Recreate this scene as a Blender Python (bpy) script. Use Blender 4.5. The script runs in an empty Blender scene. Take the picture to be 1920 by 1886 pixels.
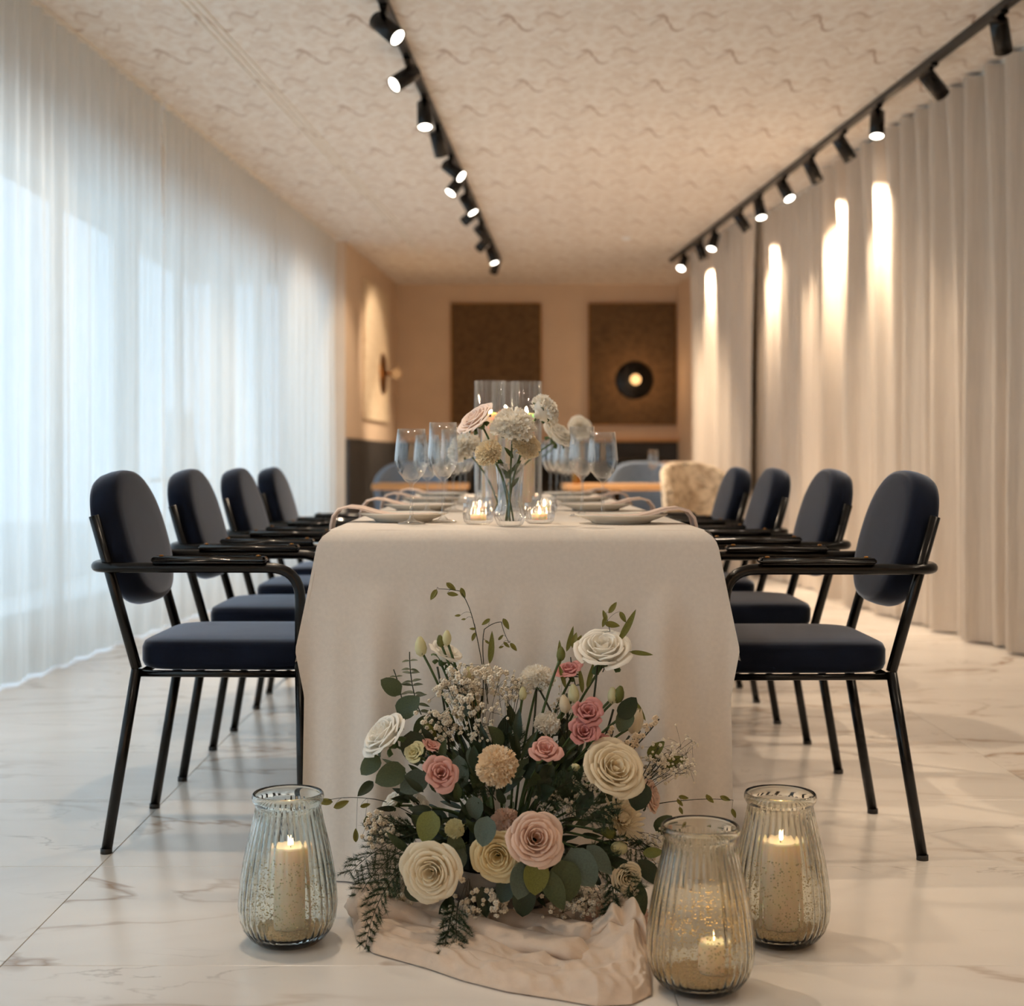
import bpy, math, random
from mathutils import Vector, Matrix, Quaternion, noise as mnoise
PI = math.pi
sin, cos = math.sin, math.cos
R = random.Random(7)
SC = bpy.context.scene
COL = SC.collection

# ---------------------------------------------------------------- camera
EYE, FPX, CX, CY = 0.91, 2667.0, 936.0, 866.0
cam = bpy.data.cameras.new('camera')
cam.lens = 50.0; cam.sensor_width = 36.0; cam.sensor_fit = 'HORIZONTAL'
cam.shift_x = (960 - CX) / 1920.0
cam.shift_y = -(943 - CY) / 1920.0
cam.dof.use_dof = True; cam.dof.focus_distance = 2.95; cam.dof.aperture_fstop = 3.3
cam.clip_start = 0.05
camo = bpy.data.objects.new('camera', cam); COL.objects.link(camo)
camo.location = (0, 0, EYE); camo.rotation_euler = (PI / 2, 0, 0)
SC.camera = camo

def P(px, py, D):
    """world point seen at pixel (px,py) of the photograph at distance D along the room"""
    return Vector(((px - CX) * D / FPX, D, EYE - (py - CY) * D / FPX))

# ---------------------------------------------------------------- world, exposure
W = bpy.data.worlds.new('sky'); SC.world = W; W.use_nodes = True
wn = W.node_tree.nodes
wn['Background'].inputs[0].default_value = (0.60, 0.80, 1.0, 1)
wn['Background'].inputs[1].default_value = 2.6
SC.view_settings.view_transform = 'Standard'
SC.view_settings.look = 'None'
SC.view_settings.gamma = 1.0
SC.view_settings.use_curve_mapping = False
SC.view_settings.exposure = 0.44
SC.cycles.use_denoising = True
SC.cycles.use_adaptive_sampling = True
SC.cycles.adaptive_threshold = 0.04
SC.cycles.adaptive_min_samples = 16
SC.cycles.max_bounces = 10
SC.cycles.transmission_bounces = 10
SC.cycles.transparent_max_bounces = 24
SC.cycles.diffuse_bounces = 4
SC.cycles.sample_clamp_indirect = 4.0
SC.cycles.blur_glossy = 0.5
WARM = (1.0, 0.79, 0.58)
P_RIGHT, P_LEFT, P_BEHIND = 82.0, 166.0, 42.0      # lamp watts on the tracks

# ---------------------------------------------------------------- materials
def lin(c):
    c = c / 255.0
    return c / 12.92 if c <= 0.04045 else ((c + 0.055) / 1.055) ** 2.4
def C(r, g, b): return (lin(r), lin(g), lin(b), 1)

MATS = {}
def mat(name, col, rough=0.6, metal=0.0, var=0.08, vscale=30.0, sheen=0.0, spec=0.5, sss=0.0, bump=0.0, bscale=200.0, trans=0.0, sheen_tint=(1, 1, 1, 1), coat=0.0, stretch=None):
    if name in MATS: return MATS[name]
    m = bpy.data.materials.new(name); m.use_nodes = True
    nt = m.node_tree; N = nt.nodes; L = nt.links
    b = N['Principled BSDF']
    b.inputs['Roughness'].default_value = rough
    b.inputs['Metallic'].default_value = metal
    b.inputs['Specular IOR Level'].default_value = spec
    b.inputs['Sheen Weight'].default_value = sheen
    b.inputs['Sheen Tint'].default_value = sheen_tint
    b.inputs['Sheen Roughness'].default_value = 0.3
    b.inputs['Coat Weight'].default_value = coat
    if sss:
        b.inputs['Subsurface Weight'].default_value = sss
        b.inputs['Subsurface Radius'].default_value = (0.02, 0.012, 0.007)
        b.inputs['Subsurface Scale'].default_value = 1.0
    tc = N.new('ShaderNodeTexCoord')
    vec = tc.outputs['Object']
    if stretch:
        mp = N.new('ShaderNodeMapping'); mp.inputs['Scale'].default_value = stretch
        L.new(vec, mp.inputs['Vector']); vec = mp.outputs['Vector']
    nz = N.new('ShaderNodeTexNoise'); nz.inputs['Scale'].default_value = vscale; nz.inputs['Detail'].default_value = 3
    L.new(vec, nz.inputs['Vector'])
    rp = N.new('ShaderNodeValToRGB')
    rp.color_ramp.elements[0].position = 0.3; rp.color_ramp.elements[1].position = 0.7
    rp.color_ramp.elements[0].color = tuple(max(0, c * (1 - var)) for c in col[:3]) + (1,)
    rp.color_ramp.elements[1].color = tuple(min(1, c * (1 + var)) for c in col[:3]) + (1,)
    L.new(nz.outputs['Fac'], rp.inputs['Fac']); L.new(rp.outputs['Color'], b.inputs['Base Color'])
    if bump:
        n2 = N.new('ShaderNodeTexNoise'); n2.inputs['Scale'].default_value = bscale; n2.inputs['Detail'].default_value = 4
        L.new(vec, n2.inputs['Vector'])
        bp = N.new('ShaderNodeBump'); bp.inputs['Strength'].default_value = bump; bp.inputs['Distance'].default_value = 0.004
        L.new(n2.outputs['Fac'], bp.inputs['Height']); L.new(bp.outputs['Normal'], b.inputs['Normal'])
    if trans:   # petals and leaves let light through
        tr = N.new('ShaderNodeBsdfTranslucent'); mx = N.new('ShaderNodeMixShader'); mx.inputs[0].default_value = trans
        L.new(rp.outputs['Color'], tr.inputs['Color'])
        L.new(b.outputs[0], mx.inputs[1]); L.new(tr.outputs[0], mx.inputs[2])
        L.new(mx.outputs[0], N['Material Output'].inputs['Surface'])
    MATS[name] = m
    return m

def emit(name, col, s):
    m = bpy.data.materials.new(name); m.use_nodes = True
    N = m.node_tree.nodes; N.remove(N['Principled BSDF'])
    e = N.new('ShaderNodeEmission'); e.inputs[0].default_value = col; e.inputs[1].default_value = s
    m.node_tree.links.new(e.outputs[0], N['Material Output'].inputs['Surface'])
    MATS[name] = m
    return m

def thin_glass(name, tint=(0.97, 0.98, 0.98, 1), edge=0.75, base=0.05, power=3.0):
    m = bpy.data.materials.new(name); m.use_nodes = True
    nt = m.node_tree; N = nt.nodes; L = nt.links; N.remove(N['Principled BSDF'])
    t = N.new('ShaderNodeBsdfTransparent'); t.inputs[0].default_value = tint
    g = N.new('ShaderNodeBsdfGlossy'); g.inputs['Roughness'].default_value = 0.02
    lw = N.new('ShaderNodeLayerWeight'); lw.inputs['Blend'].default_value = 0.5
    pw = N.new('ShaderNodeMath'); pw.operation = 'POWER'; pw.inputs[1].default_value = power
    ma = N.new('ShaderNodeMath'); ma.operation = 'MULTIPLY_ADD'; ma.inputs[1].default_value = edge; ma.inputs[2].default_value = base
    mx = N.new('ShaderNodeMixShader')
    L.new(lw.outputs['Facing'], pw.inputs[0]); L.new(pw.outputs[0], ma.inputs[0]); L.new(ma.outputs[0], mx.inputs[0])
    L.new(t.outputs[0], mx.inputs[1]); L.new(g.outputs[0], mx.inputs[2])
    L.new(mx.outputs[0], N['Material Output'].inputs['Surface'])
    MATS[name] = m
    return m

def real_glass(name, col, rough=0.0, bump=0.0):
    m = bpy.data.materials.new(name); m.use_nodes = True
    nt = m.node_tree; N = nt.nodes; L = nt.links
    b = N['Principled BSDF']
    b.inputs['Base Color'].default_value = col; b.inputs['Roughness'].default_value = rough
    b.inputs['Transmission Weight'].default_value = 1.0; b.inputs['IOR'].default_value = 1.42
    MATS[name] = m
    return m

def ridge_nodes(N, L, vec, scale, detail, dist, width, rough=0.55):
    """thin line where a noise crosses one half: 1 on the line, 0 off it"""
    nz = N.new('ShaderNodeTexNoise'); nz.inputs['Scale'].default_value = scale; nz.inputs['Detail'].default_value = detail
    nz.inputs['Distortion'].default_value = dist; nz.inputs['Roughness'].default_value = rough
    L.new(vec, nz.inputs['Vector'])
    s = N.new('ShaderNodeMath'); s.operation = 'SUBTRACT'; s.inputs[1].default_value = 0.5
    a = N.new('ShaderNodeMath'); a.operation = 'ABSOLUTE'
    mr = N.new('ShaderNodeMapRange'); mr.inputs['From Min'].default_value = 0; mr.inputs['From Max'].default_value = width
    mr.inputs['To Min'].default_value = 1; mr.inputs['To Max'].default_value = 0
    L.new(nz.outputs['Fac'], s.inputs[0]); L.new(s.outputs[0], a.inputs[0]); L.new(a.outputs[0], mr.inputs['Value'])
    return mr.outputs['Result']
def mulv(N, L, a, b, k=1.0):
    m = N.new('ShaderNodeMath'); m.operation = 'MULTIPLY'; L.new(a, m.inputs[0])
    if b is None: m.inputs[1].default_value = k
    else: L.new(b, m.inputs[1])
    return m.outputs[0]
def noise_mask(N, L, vec, scale, lo, hi):
    nz = N.new('ShaderNodeTexNoise'); nz.inputs['Scale'].default_value = scale; nz.inputs['Detail'].default_value = 2
    L.new(vec, nz.inputs['Vector'])
    mr = N.new('ShaderNodeMapRange'); mr.inputs['From Min'].default_value = lo; mr.inputs['From Max'].default_value = hi
    L.new(nz.outputs['Fac'], mr.inputs['Value'])
    return mr.outputs['Result']
def mixc(N, L, fac, a, b):
    m = N.new('ShaderNodeMix'); m.data_type = 'RGBA'
    L.new(fac, m.inputs[0])
    for s, v in ((6, a), (7, b)):
        if isinstance(v, tuple): m.inputs[s].default_value = v
        else: L.new(v, m.inputs[s])
    return m.outputs[2]

def marble_mat():
    m = bpy.data.materials.new('marble'); m.use_nodes = True
    nt = m.node_tree; N = nt.nodes; L = nt.links; b = N['Principled BSDF']
    g = N.new('ShaderNodeNewGeometry'); oi = N.new('ShaderNodeObjectInfo')
    sc = N.new('ShaderNodeVectorMath'); sc.operation = 'SCALE'; sc.inputs['Scale'].default_value = 37.0
    cb = N.new('ShaderNodeCombineXYZ'); L.new(oi.outputs['Random'], cb.inputs[2]); L.new(oi.outputs['Random'], cb.inputs[0])
    L.new(cb.outputs[0], sc.inputs[0])
    ad = N.new('ShaderNodeVectorMath'); ad.operation = 'ADD'
    mp = N.new('ShaderNodeMapping'); mp.inputs['Rotation'].default_value = (0, 0, 0.55); mp.inputs['Scale'].default_value = (0.55, 1.25, 1)
    L.new(g.outputs['Position'], ad.inputs[0]); L.new(sc.outputs[0], ad.inputs[1]); L.new(ad.outputs[0], mp.inputs['Vector'])
    v = mp.outputs['Vector']
    v1 = mulv(N, L, ridge_nodes(N, L, v, 1.6, 5, 0.5, 0.022), noise_mask(N, L, v, 1.3, 0.42, 0.62))
    v2 = mulv(N, L, ridge_nodes(N, L, v, 3.4, 6, 0.9, 0.014), noise_mask(N, L, v, 2.1, 0.5, 0.66))
    wide = mulv(N, L, ridge_nodes(N, L, v, 1.6, 4, 0.5, 0.14), None, 0.35)
    c = mixc(N, L, wide, C(236, 229, 220), C(214, 204, 194))
    c = mixc(N, L, v1, c, C(170, 145, 122))
    c = mixc(N, L, mulv(N, L, v2, None, 0.8), c, C(176, 165, 155))
    L.new(c, b.inputs['Base Color'])
    b.inputs['Roughness'].default_value = 0.24; b.inputs['Specular IOR Level'].default_value = 0.6
    MATS['marble'] = m; return m

def wallpaper_mat(name, base, blot, vein, sc=1.0, rough=0.8):
    m = bpy.data.materials.new(name); m.use_nodes = True
    nt = m.node_tree; N = nt.nodes; L = nt.links; b = N['Principled BSDF']
    g = N.new('ShaderNodeNewGeometry')
    mp = N.new('ShaderNodeMapping'); mp.inputs['Scale'].default_value = (3.6 * sc, 4.4 * sc, 4.0 * sc)
    L.new(g.outputs['Position'], mp.inputs['Vector']); v = mp.outputs['Vector']
    bl = noise_mask(N, L, v, 2.2, 0.42, 0.66)
    c = mixc(N, L, mulv(N, L, bl, None, 0.55), base, blot)
    r1 = mulv(N, L, ridge_nodes(N, L, v, 1.15, 5, 1.1, 0.03, 0.62), noise_mask(N, L, v, 1.7, 0.46, 0.6))
    c = mixc(N, L, mulv(N, L, r1, None, 0.85), c, vein)
    L.new(c, b.inputs['Base Color']); b.inputs['Roughness'].default_value = rough
    b.inputs['Specular IOR Level'].default_value = 0.2
    MATS[name] = m; return m

def ceiling_mat():
    """printed paper: a curled vein motif repeating half-drop (0.68 x 0.53 m) over a mottled ground"""
    m = bpy.data.materials.new('ceiling wallpaper'); m.use_nodes = True
    nt = m.node_tree; N = nt.nodes; L = nt.links; b = N['Principled BSDF']
    def M(op, a, c=None, d=None):
        n = N.new('ShaderNodeMath'); n.operation = op
        for k, v in enumerate((a, c, d)):
            if v is None: continue
            if isinstance(v, (int, float)): n.inputs[k].default_value = v
            else: L.new(v, n.inputs[k])
        return n.outputs[0]
    g = N.new('ShaderNodeNewGeometry'); sp = N.new('ShaderNodeSeparateXYZ'); L.new(g.outputs['Position'], sp.inputs[0])
    X, Y = sp.outputs[0], sp.outputs[1]
    row = M('FLOOR', M('DIVIDE', M('ADD', Y, 10 - 6.29 + 0.265), 0.53))
    v = M('SUBTRACT', M('MULTIPLY', M('FRACT', M('DIVIDE', M('ADD', Y, 10 - 6.29 + 0.265), 0.53)), 0.53), 0.265)
    u = M('SUBTRACT', M('MULTIPLY', M('FRACT', M('DIVIDE', M('ADD', M('ADD', X, M('MULTIPLY', row, 0.30)), 10.2), 0.68)), 0.68), 0.34)
    cb = N.new('ShaderNodeCombineXYZ'); L.new(u, cb.inputs[0]); L.new(v, cb.inputs[1]); uv = cb.outputs[0]
    nz = N.new('ShaderNodeTexNoise'); nz.inputs['Scale'].default_value = 14; nz.inputs['Detail'].default_value = 3; L.new(uv, nz.inputs['Vector'])
    jit = M('MULTIPLY', M('SUBTRACT', nz.outputs['Fac'], 0.5), 0.10)
    def squig(u0, v0, slope, A, k, half, w, s):
        uu = M('SUBTRACT', u, u0)
        cv = M('ADD', M('ADD', M('MULTIPLY', uu, slope), M('MULTIPLY', M('SINE', M('MULTIPLY', uu, k)), A)), jit)
        d = M('ABSOLUTE', M('SUBTRACT', M('SUBTRACT', v, v0), cv))
        ln = M('MAXIMUM', M('SUBTRACT', 1.0, M('DIVIDE', d, w)), 0.0)
        win = M('MAXIMUM', M('SUBTRACT', 1.0, M('POWER', M('DIVIDE', M('ABSOLUTE', uu), half), 4.0)), 0.0)
        return M('MULTIPLY', M('MULTIPLY', ln, win), s)
    q = squig(0.0, 0.0, 1.5, 0.045, 46, 0.085, 0.034, 0.95)
    for a in ((-0.06, -0.04, -3.0, 0.02, 60, 0.03, 0.04, 0.6), (0.16, -0.13, -0.8, 0.05, 40, 0.09, 0.03, 0.55), (-0.2, 0.12, 1.0, 0.04, 50, 0.09, 0.03, 0.45), (0.2, 0.1, -1.6, 0.05, 55, 0.07, 0.03, 0.5), (-0.16, -0.12, 0.6, 0.05, 42, 0.1, 0.025, 0.4)):
        q = M('MAXIMUM', q, squig(*a))
    mp = N.new('ShaderNodeMapping'); mp.inputs['Scale'].default_value = (1, 0.62, 1); L.new(uv, mp.inputs['Vector'])
    n2 = N.new('ShaderNodeTexNoise'); n2.inputs['Scale'].default_value = 17; n2.inputs['Detail'].default_value = 4; n2.inputs['Distortion'].default_value = 0.8
    L.new(mp.outputs['Vector'], n2.inputs['Vector'])
    mr = N.new('ShaderNodeMapRange'); mr.inputs['From Min'].default_value = 0.40; mr.inputs['From Max'].default_value = 0.66; L.new(n2.outputs['Fac'], mr.inputs['Value'])
    c = mixc(N, L, M('MULTIPLY', mr.outputs[0], 0.55), C(236, 230, 222), C(212, 194, 177))
    c = mixc(N, L, M('MULTIPLY', q, 0.8), c, C(150, 108, 74))
    L.new(c, b.inputs['Base Color']); b.inputs['Roughness'].default_value = 0.8; b.inputs['Specular IOR Level'].default_value = 0.2
    return m

def sheer_mat():
    m = bpy.data.materials.new('sheer voile'); m.use_nodes = True
    nt = m.node_tree; N = nt.nodes; L = nt.links; N.remove(N['Principled BSDF'])
    d = N.new('ShaderNodeBsdfDiffuse'); t = N.new('ShaderNodeBsdfTranslucent'); tp = N.new('ShaderNodeBsdfTransparent')
    tc = N.new('ShaderNodeTexCoord'); mp = N.new('ShaderNodeMapping'); mp.inputs['Scale'].default_value = (60, 60, 1.5)
    nz = N.new('ShaderNodeTexNoise'); nz.inputs['Scale'].default_value = 4.0
    L.new(tc.outputs['Object'], mp.inputs['Vector']); L.new(mp.outputs['Vector'], nz.inputs['Vector'])
    rp = N.new('ShaderNodeValToRGB'); rp.color_ramp.elements[0].color = C(222, 216, 204); rp.color_ramp.elements[1].color = C(244, 240, 232)
    L.new(nz.outputs['Fac'], rp.inputs['Fac'])
    for s in (d, t): L.new(rp.outputs['Color'], s.inputs['Color'])
    m1 = N.new('ShaderNodeMixShader'); m1.inputs[0].default_value = 0.62
    L.new(d.outputs[0], m1.inputs[1]); L.new(t.outputs[0], m1.inputs[2])
    m2 = N.new('ShaderNodeMixShader'); m2.inputs[0].default_value = 0.115
    L.new(m1.outputs[0], m2.inputs[1]); L.new(tp.outputs[0], m2.inputs[2])
    L.new(m2.outputs[0], N['Material Output'].inputs['Surface'])
    MATS['sheer'] = m; return m

MARBLE = marble_mat()
CEILP = ceiling_mat()
PANELP = wallpaper_mat('dark floral panel', C(112, 88, 62), C(84, 64, 46), C(52, 40, 30), 2.2)
PALEP = wallpaper_mat('pale panel', C(226, 208, 180), C(206, 182, 150), C(182, 150, 112), 2.0)
SHEER = sheer_mat()
M_wall = mat('plaster', C(214, 190, 164), 0.85, var=0.03, vscale=4)
M_wallp = mat('pale plaster', C(232, 226, 216), 0.85, var=0.03, vscale=4)
M_dark = mat('dark wainscot', C(62, 60, 58), 0.55, var=0.1, vscale=8)
M_grout = mat('grout', C(176, 168, 158), 0.9)
M_drape = mat('heavy linen drape', C(212, 198, 182), 0.9, var=0.06, vscale=3, sheen=0.2, bump=0.3, bscale=400, stretch=(30, 30, 1.2))
M_black = mat('black satin metal', C(9, 8, 8), 0.26, metal=0.0, spec=0.35, var=0.1)
M_track = mat('black track', C(30, 27, 25), 0.45, var=0.1)
M_velvet = mat('navy velvet', C(22, 28, 42), 0.9, var=0.2, vscale=9, sheen=1.0, sheen_tint=(0.66, 0.74, 0.90, 1), spec=0.1, bump=0.15, bscale=600)
M_armwood = mat('black lacquered wood', C(26, 22, 20), 0.22, var=0.2, coat=0.3)
M_cloth = mat('white table linen', C(232, 222, 210), 0.9, var=0.03, vscale=120, sheen=0.15, bump=0.25, bscale=900)
M_napkin = mat('blush napkin', C(222, 200, 186), 0.9, var=0.05, vscale=60, bump=0.2, bscale=700)
M_plate = mat('white stoneware', C(228, 224, 214), 0.25, var=0.02)
M_wine = thin_glass('thin crystal', (0.98, 0.985, 0.985, 1), 1.0, 0.06, 2.2)
M_pane = thin_glass('window glass', (0.95, 0.98, 1.0, 1), 0.5, 0.04, 4.0)
M_tube = thin_glass('ribbed tube glass', (0.97, 0.98, 0.99, 1), 1.0, 0.05, 2.4)
M_vase_g = real_glass('green tinted glass', (0.93, 0.975, 0.955, 1))
M_vase_a = real_glass('amber tinted glass', (0.95, 0.94, 0.86, 1))
M_clear = real_glass('clear glass', (0.98, 0.99, 0.99, 1))
M_wax = mat('candle wax', C(250, 226, 200), 0.5, sss=0.8, var=0.02)
M_flame = emit('candle flame', (1.0, 0.64, 0.32, 1), 700.0)
M_flames = emit('tealight flame', (1.0, 0.66, 0.34, 1), 130.0)
M_lens = emit('spotlight lens', (1.0, 0.90, 0.76, 1), 9.0)
M_lensoff = mat('unlit lens', C(120, 110, 100), 0.2)
M_bulb = emit('glowing globe', (1.0, 0.52, 0.2, 1), 1.6)
M_brass = mat('aged brass', C(150, 104, 54), 0.3, metal=1.0, var=0.15)
M_sand = mat('sand', C(196, 168, 128), 0.9, var=0.3, vscale=300, bump=0.6, bscale=500)
M_grain = mat('gilded grains', C(206, 182, 132), 0.3, var=0.25, vscale=200, spec=0.8)
M_gauze = mat('beige gauze', C(222, 200, 178), 0.9, var=0.05, vscale=40, sheen=0.3, bump=0.3, bscale=500, trans=0.12)
M_bowl = mat('grey stoneware', C(112, 106, 100), 0.7, var=0.12)
M_wood = mat('oak', C(196, 148, 98), 0.5, var=0.15, vscale=12, stretch=(1, 14, 14))
M_tub = mat('pale blue upholstery', C(122, 136, 154), 0.9, var=0.08, sheen=0.3)
M_taupe = mat('taupe upholstery', C(150, 128, 118), 0.9, var=0.08, sheen=0.3)
M_floral = wallpaper_mat('floral upholstery', C(216, 200, 176), C(140, 110, 80), C(70, 52, 38), 2.2)
M_frame = mat('window frame', C(206, 206, 204), 0.5, var=0.02)
M_terrace = mat('terrace paving', C(190, 192, 192), 0.8, var=0.08)
M_lantern = mat('white ceramic', C(238, 240, 242), 0.4, var=0.02)
# plants
M_white = mat('white petals', C(250, 245, 234), 0.6, var=0.05, vscale=40, trans=0.3)
M_cream = mat('cream petals', C(246, 232, 202), 0.6, var=0.06, vscale=40, trans=0.3)
M_yellowc = mat('butter petals', C(240, 220, 170), 0.6, var=0.07, vscale=40, trans=0.3)
M_blush = mat('blush petals', C(242, 212, 192), 0.6, var=0.07, vscale=40, trans=0.3)
M_paleblush = mat('pale blush petals', C(248, 230, 218), 0.6, var=0.05, vscale=40, trans=0.3)
M_peach = mat('peach petals', C(250, 228, 196), 0.6, var=0.06, vscale=60, trans=0.3)
M_pink = mat('pink petals', C(230, 176, 164), 0.6, var=0.12, vscale=50, trans=0.3)
M_rose = mat('dusty pink petals', C(212, 146, 142), 0.6, var=0.14, vscale=50, trans=0.3)
M_greenpet = mat('greenish petals', C(232, 226, 180), 0.6, var=0.1, vscale=50, trans=0.3)
M_leaf = mat('eucalyptus leaf', C(70, 82, 52), 0.5, var=0.2, vscale=25, trans=0.15)
M_leafb = mat('blue green leaf', C(86, 100, 88), 0.55, var=0.15, vscale=25, trans=0.15)
M_leafy = mat('olive leaf', C(116, 118, 54), 0.5, var=0.15, vscale=25, trans=0.2)
M_leafd = mat('dark leaf', C(36, 50, 28), 0.5, var=0.25, vscale=25, trans=0.1)
M_stem = mat('green stem', C(64, 84, 40), 0.6, var=0.15)
M_stemd = mat('dark stem', C(48, 52, 32), 0.7, var=0.15)
M_fern = mat('fern needles', C(44, 62, 36), 0.7, var=0.25, vscale=30)
M_oat = mat('oat spikelet', C(128, 122, 56), 0.6, var=0.2, vscale=60, trans=0.2)
M_gyp = mat('gypsophila', C(238, 226, 204), 0.7, var=0.08, vscale=80)
M_foam = mat('floral foam', C(30, 38, 24), 1.0, var=0.3)

# ---------------------------------------------------------------- object helpers
def mesh(name, vs, fs, smooth=True):
    me = bpy.data.meshes.new(name); me.from_pydata([tuple(v) for v in vs], [], fs)
    if smooth and len(me.polygons): me.polygons.foreach_set('use_smooth', [True] * len(me.polygons))
    me.update(); return me
def obj(name, geo, m, parent=None, smooth=True, loc=None, label=None, kind=None):
    me = geo if isinstance(geo, bpy.types.Mesh) else mesh(name, geo[0], geo[1], smooth)
    if m is not None and not me.materials: me.materials.append(m)
    o = bpy.data.objects.new(name, me); COL.objects.link(o)
    if parent is not None: o.parent = parent
    if loc is not None: o.location = loc
    if label: o['label'] = label
    if kind: o['kind'] = kind
    return o
def tag(o, label, cat, group=None):
    o['label'] = label; o['category'] = cat
    if group: o['group'] = group
    return o
def thing(name, label, cat, loc=(0, 0, 0), rz=0.0, group=None):
    o = bpy.data.objects.new(name, None); COL.objects.link(o)
    o.empty_display_size = 0.05; o.location = loc; o.rotation_euler = (0, 0, rz)
    return tag(o, label, cat, group)
def dup(root, loc, rz, label, group=None):
    r = root.copy(); COL.objects.link(r); r.location = loc; r.rotation_euler = (0, 0, rz); r['label'] = label
    if group: r['group'] = group
    for ch in list(root.children):
        c = ch.copy(); COL.objects.link(c); c.parent = r
        for g in ch.children:
            d = g.copy(); COL.objects.link(d); d.parent = c
    return r
def aim(o, d, roll=0.0):
    q = Vector(d).normalized().to_track_quat('Z', 'Y') @ Quaternion((0, 0, 1), roll)
    o.rotation_mode = 'QUATERNION'; o.rotation_quaternion = q

# ---------------------------------------------------------------- geometry helpers
def join(*geos):
    V, F = [], []
    for v, f in geos:
        n = len(V); V += list(v); F += [tuple(i + n for i in q) for q in f]
    return V, F
def xf(geo, M):
    return [M @ Vector(v) for v in geo[0]], geo[1]
def move(geo, d):
    d = Vector(d); return [Vector(v) + d for v in geo[0]], geo[1]
def box(x0, x1, y0, y1, z0, z1):
    v = [(x, y, z) for z in (z0, z1) for y in (y0, y1) for x in (x0, x1)]
    return v, [(0, 2, 3, 1), (4, 5, 7, 6), (0, 1, 5, 4), (2, 6, 7, 3), (0, 4, 6, 2), (1, 3, 7, 5)]
def bbox(x0, x1, y0, y1, z0, z1, b=0.006):
    """box with chamfered edges"""
    cx, cy, cz = (x0 + x1) / 2, (y0 + y1) / 2, (z0 + z1) / 2
    V = []; idx = {}
    hx, hy, hz = (x1 - x0) / 2, (y1 - y0) / 2, (z1 - z0) / 2
    for sx in (-1, 1):
        for sy in (-1, 1):
            for sz in (-1, 1):
                for ax, p in ((0, (hx, hy - b, hz - b)), (1, (hx - b, hy, hz - b)), (2, (hx - b, hy - b, hz))):
                    idx[(sx, sy, sz, ax)] = len(V); V.append((cx + sx * p[0], cy + sy * p[1], cz + sz * p[2]))
    F = []
    def I(s, a): return idx[(s[0], s[1], s[2], a)]
    for a in range(3):
        o1, o2 = [i for i in range(3) if i != a]
        for s in (-1, 1):
            q = []
            for t1, t2 in ((-1, -1), (1, -1), (1, 1), (-1, 1)):
                k = [0, 0, 0]; k[a] = s; k[o1] = t1; k[o2] = t2; q.append(I(k, a))
            if (s > 0) == (a == 1): q.reverse()
            F.append(tuple(q))
    for e in range(3):
        o1, o2 = [i for i in range(3) if i != e]
        for s1 in (-1, 1):
            for s2 in (-1, 1):
                k0 = [0, 0, 0]; k0[e] = -1; k0[o1] = s1; k0[o2] = s2; k1 = k0[:]; k1[e] = 1
                q = [I(k0, o1), I(k1, o1), I(k1, o2), I(k0, o2)]
                if (s1 * s2 > 0) == (e == 1): q.reverse()
                F.append(tuple(q))
    for sx in (-1, 1):
        for sy in (-1, 1):
            for sz in (-1, 1):
                t = [I((sx, sy, sz), 0), I((sx, sy, sz), 1), I((sx, sy, sz), 2)]
                if sx * sy * sz < 0: t.reverse()
                F.append(tuple(t))
    return V, F
def lathe(prof, n=32, rib=0, amp=0.0, ribz=None):
    """closed or open profile [(r,z)] turned about Z; rib adds flutes to points flagged in ribz(z)"""
    V, F = [], []
    m = len(prof)
    for r, z in prof:
        for k in range(n):
            a = 2 * PI * k / n
            rr = r + (amp * (ribz(z) if ribz else 1) * cos(rib * a) if rib else 0) if r > 1e-6 else 0
            V.append((rr * cos(a), rr * sin(a), z))
    for i in range(m - 1):
        for k in range(n):
            k2 = (k + 1) % n
            F.append((i * n + k, i * n + k2, (i + 1) * n + k2, (i + 1) * n + k))
    return V, F
def tube(pts, r, n=8, r2=None, cap=True):
    """round tube along points; radius runs from r to r2"""
    pts = [Vector(p) for p in pts]; r2 = r if r2 is None else r2
    V, F = [], []
    up = None
    for i, p in enumerate(pts):
        t = (pts[min(i + 1, len(pts) - 1)] - pts[max(i - 1, 0)]).normalized()
        if up is None: up = t.orthogonal().normalized()
        up = (up - t * up.dot(t)).normalized(); s = t.cross(up)
        rr = r + (r2 - r) * i / max(1, len(pts) - 1)
        for k in range(n):
            a = 2 * PI * k / n; V.append(p + (up * cos(a) + s * sin(a)) * rr)
    for i in range(len(pts) - 1):
        for k in range(n):
            k2 = (k + 1) % n
            F.append((i * n + k, i * n + k2, (i + 1) * n + k2, (i + 1) * n + k))
    if cap:
        F.append(tuple(range(n - 1, -1, -1))); F.append(tuple((len(pts) - 1) * n + k for k in range(n)))
    return V, F
def bez(a, b, c, n=10):
    a, b, c = Vector(a), Vector(b), Vector(c)
    return [a * (1 - t) ** 2 + b * 2 * t * (1 - t) + c * t * t for t in [i / n for i in range(n + 1)]]
def arc_path(pts, rad, n=6):
    """polyline with rounded corners"""
    pts = [Vector(p) for p in pts]; out = [pts[0]]
    for i in range(1, len(pts) - 1):
        d0 = (pts[i - 1] - pts[i]).normalized(); d1 = (pts[i + 1] - pts[i]).normalized()
        out += bez(pts[i] + d0 * rad, pts[i], pts[i] + d1 * rad, n)
    out.append(pts[-1]); return out
def grid(fn, nu, nv, close_u=False):
    V = [fn(i / nu, j / nv) for j in range(nv + 1) for i in range(nu + 1)]
    F = [(j * (nu + 1) + i, j * (nu + 1) + i + 1, (j + 1) * (nu + 1) + i + 1, (j + 1) * (nu + 1) + i) for j in range(nv) for i in range(nu)]
    return V, F
def spow(x, e): return math.copysign(abs(x) ** e, x)
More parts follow.
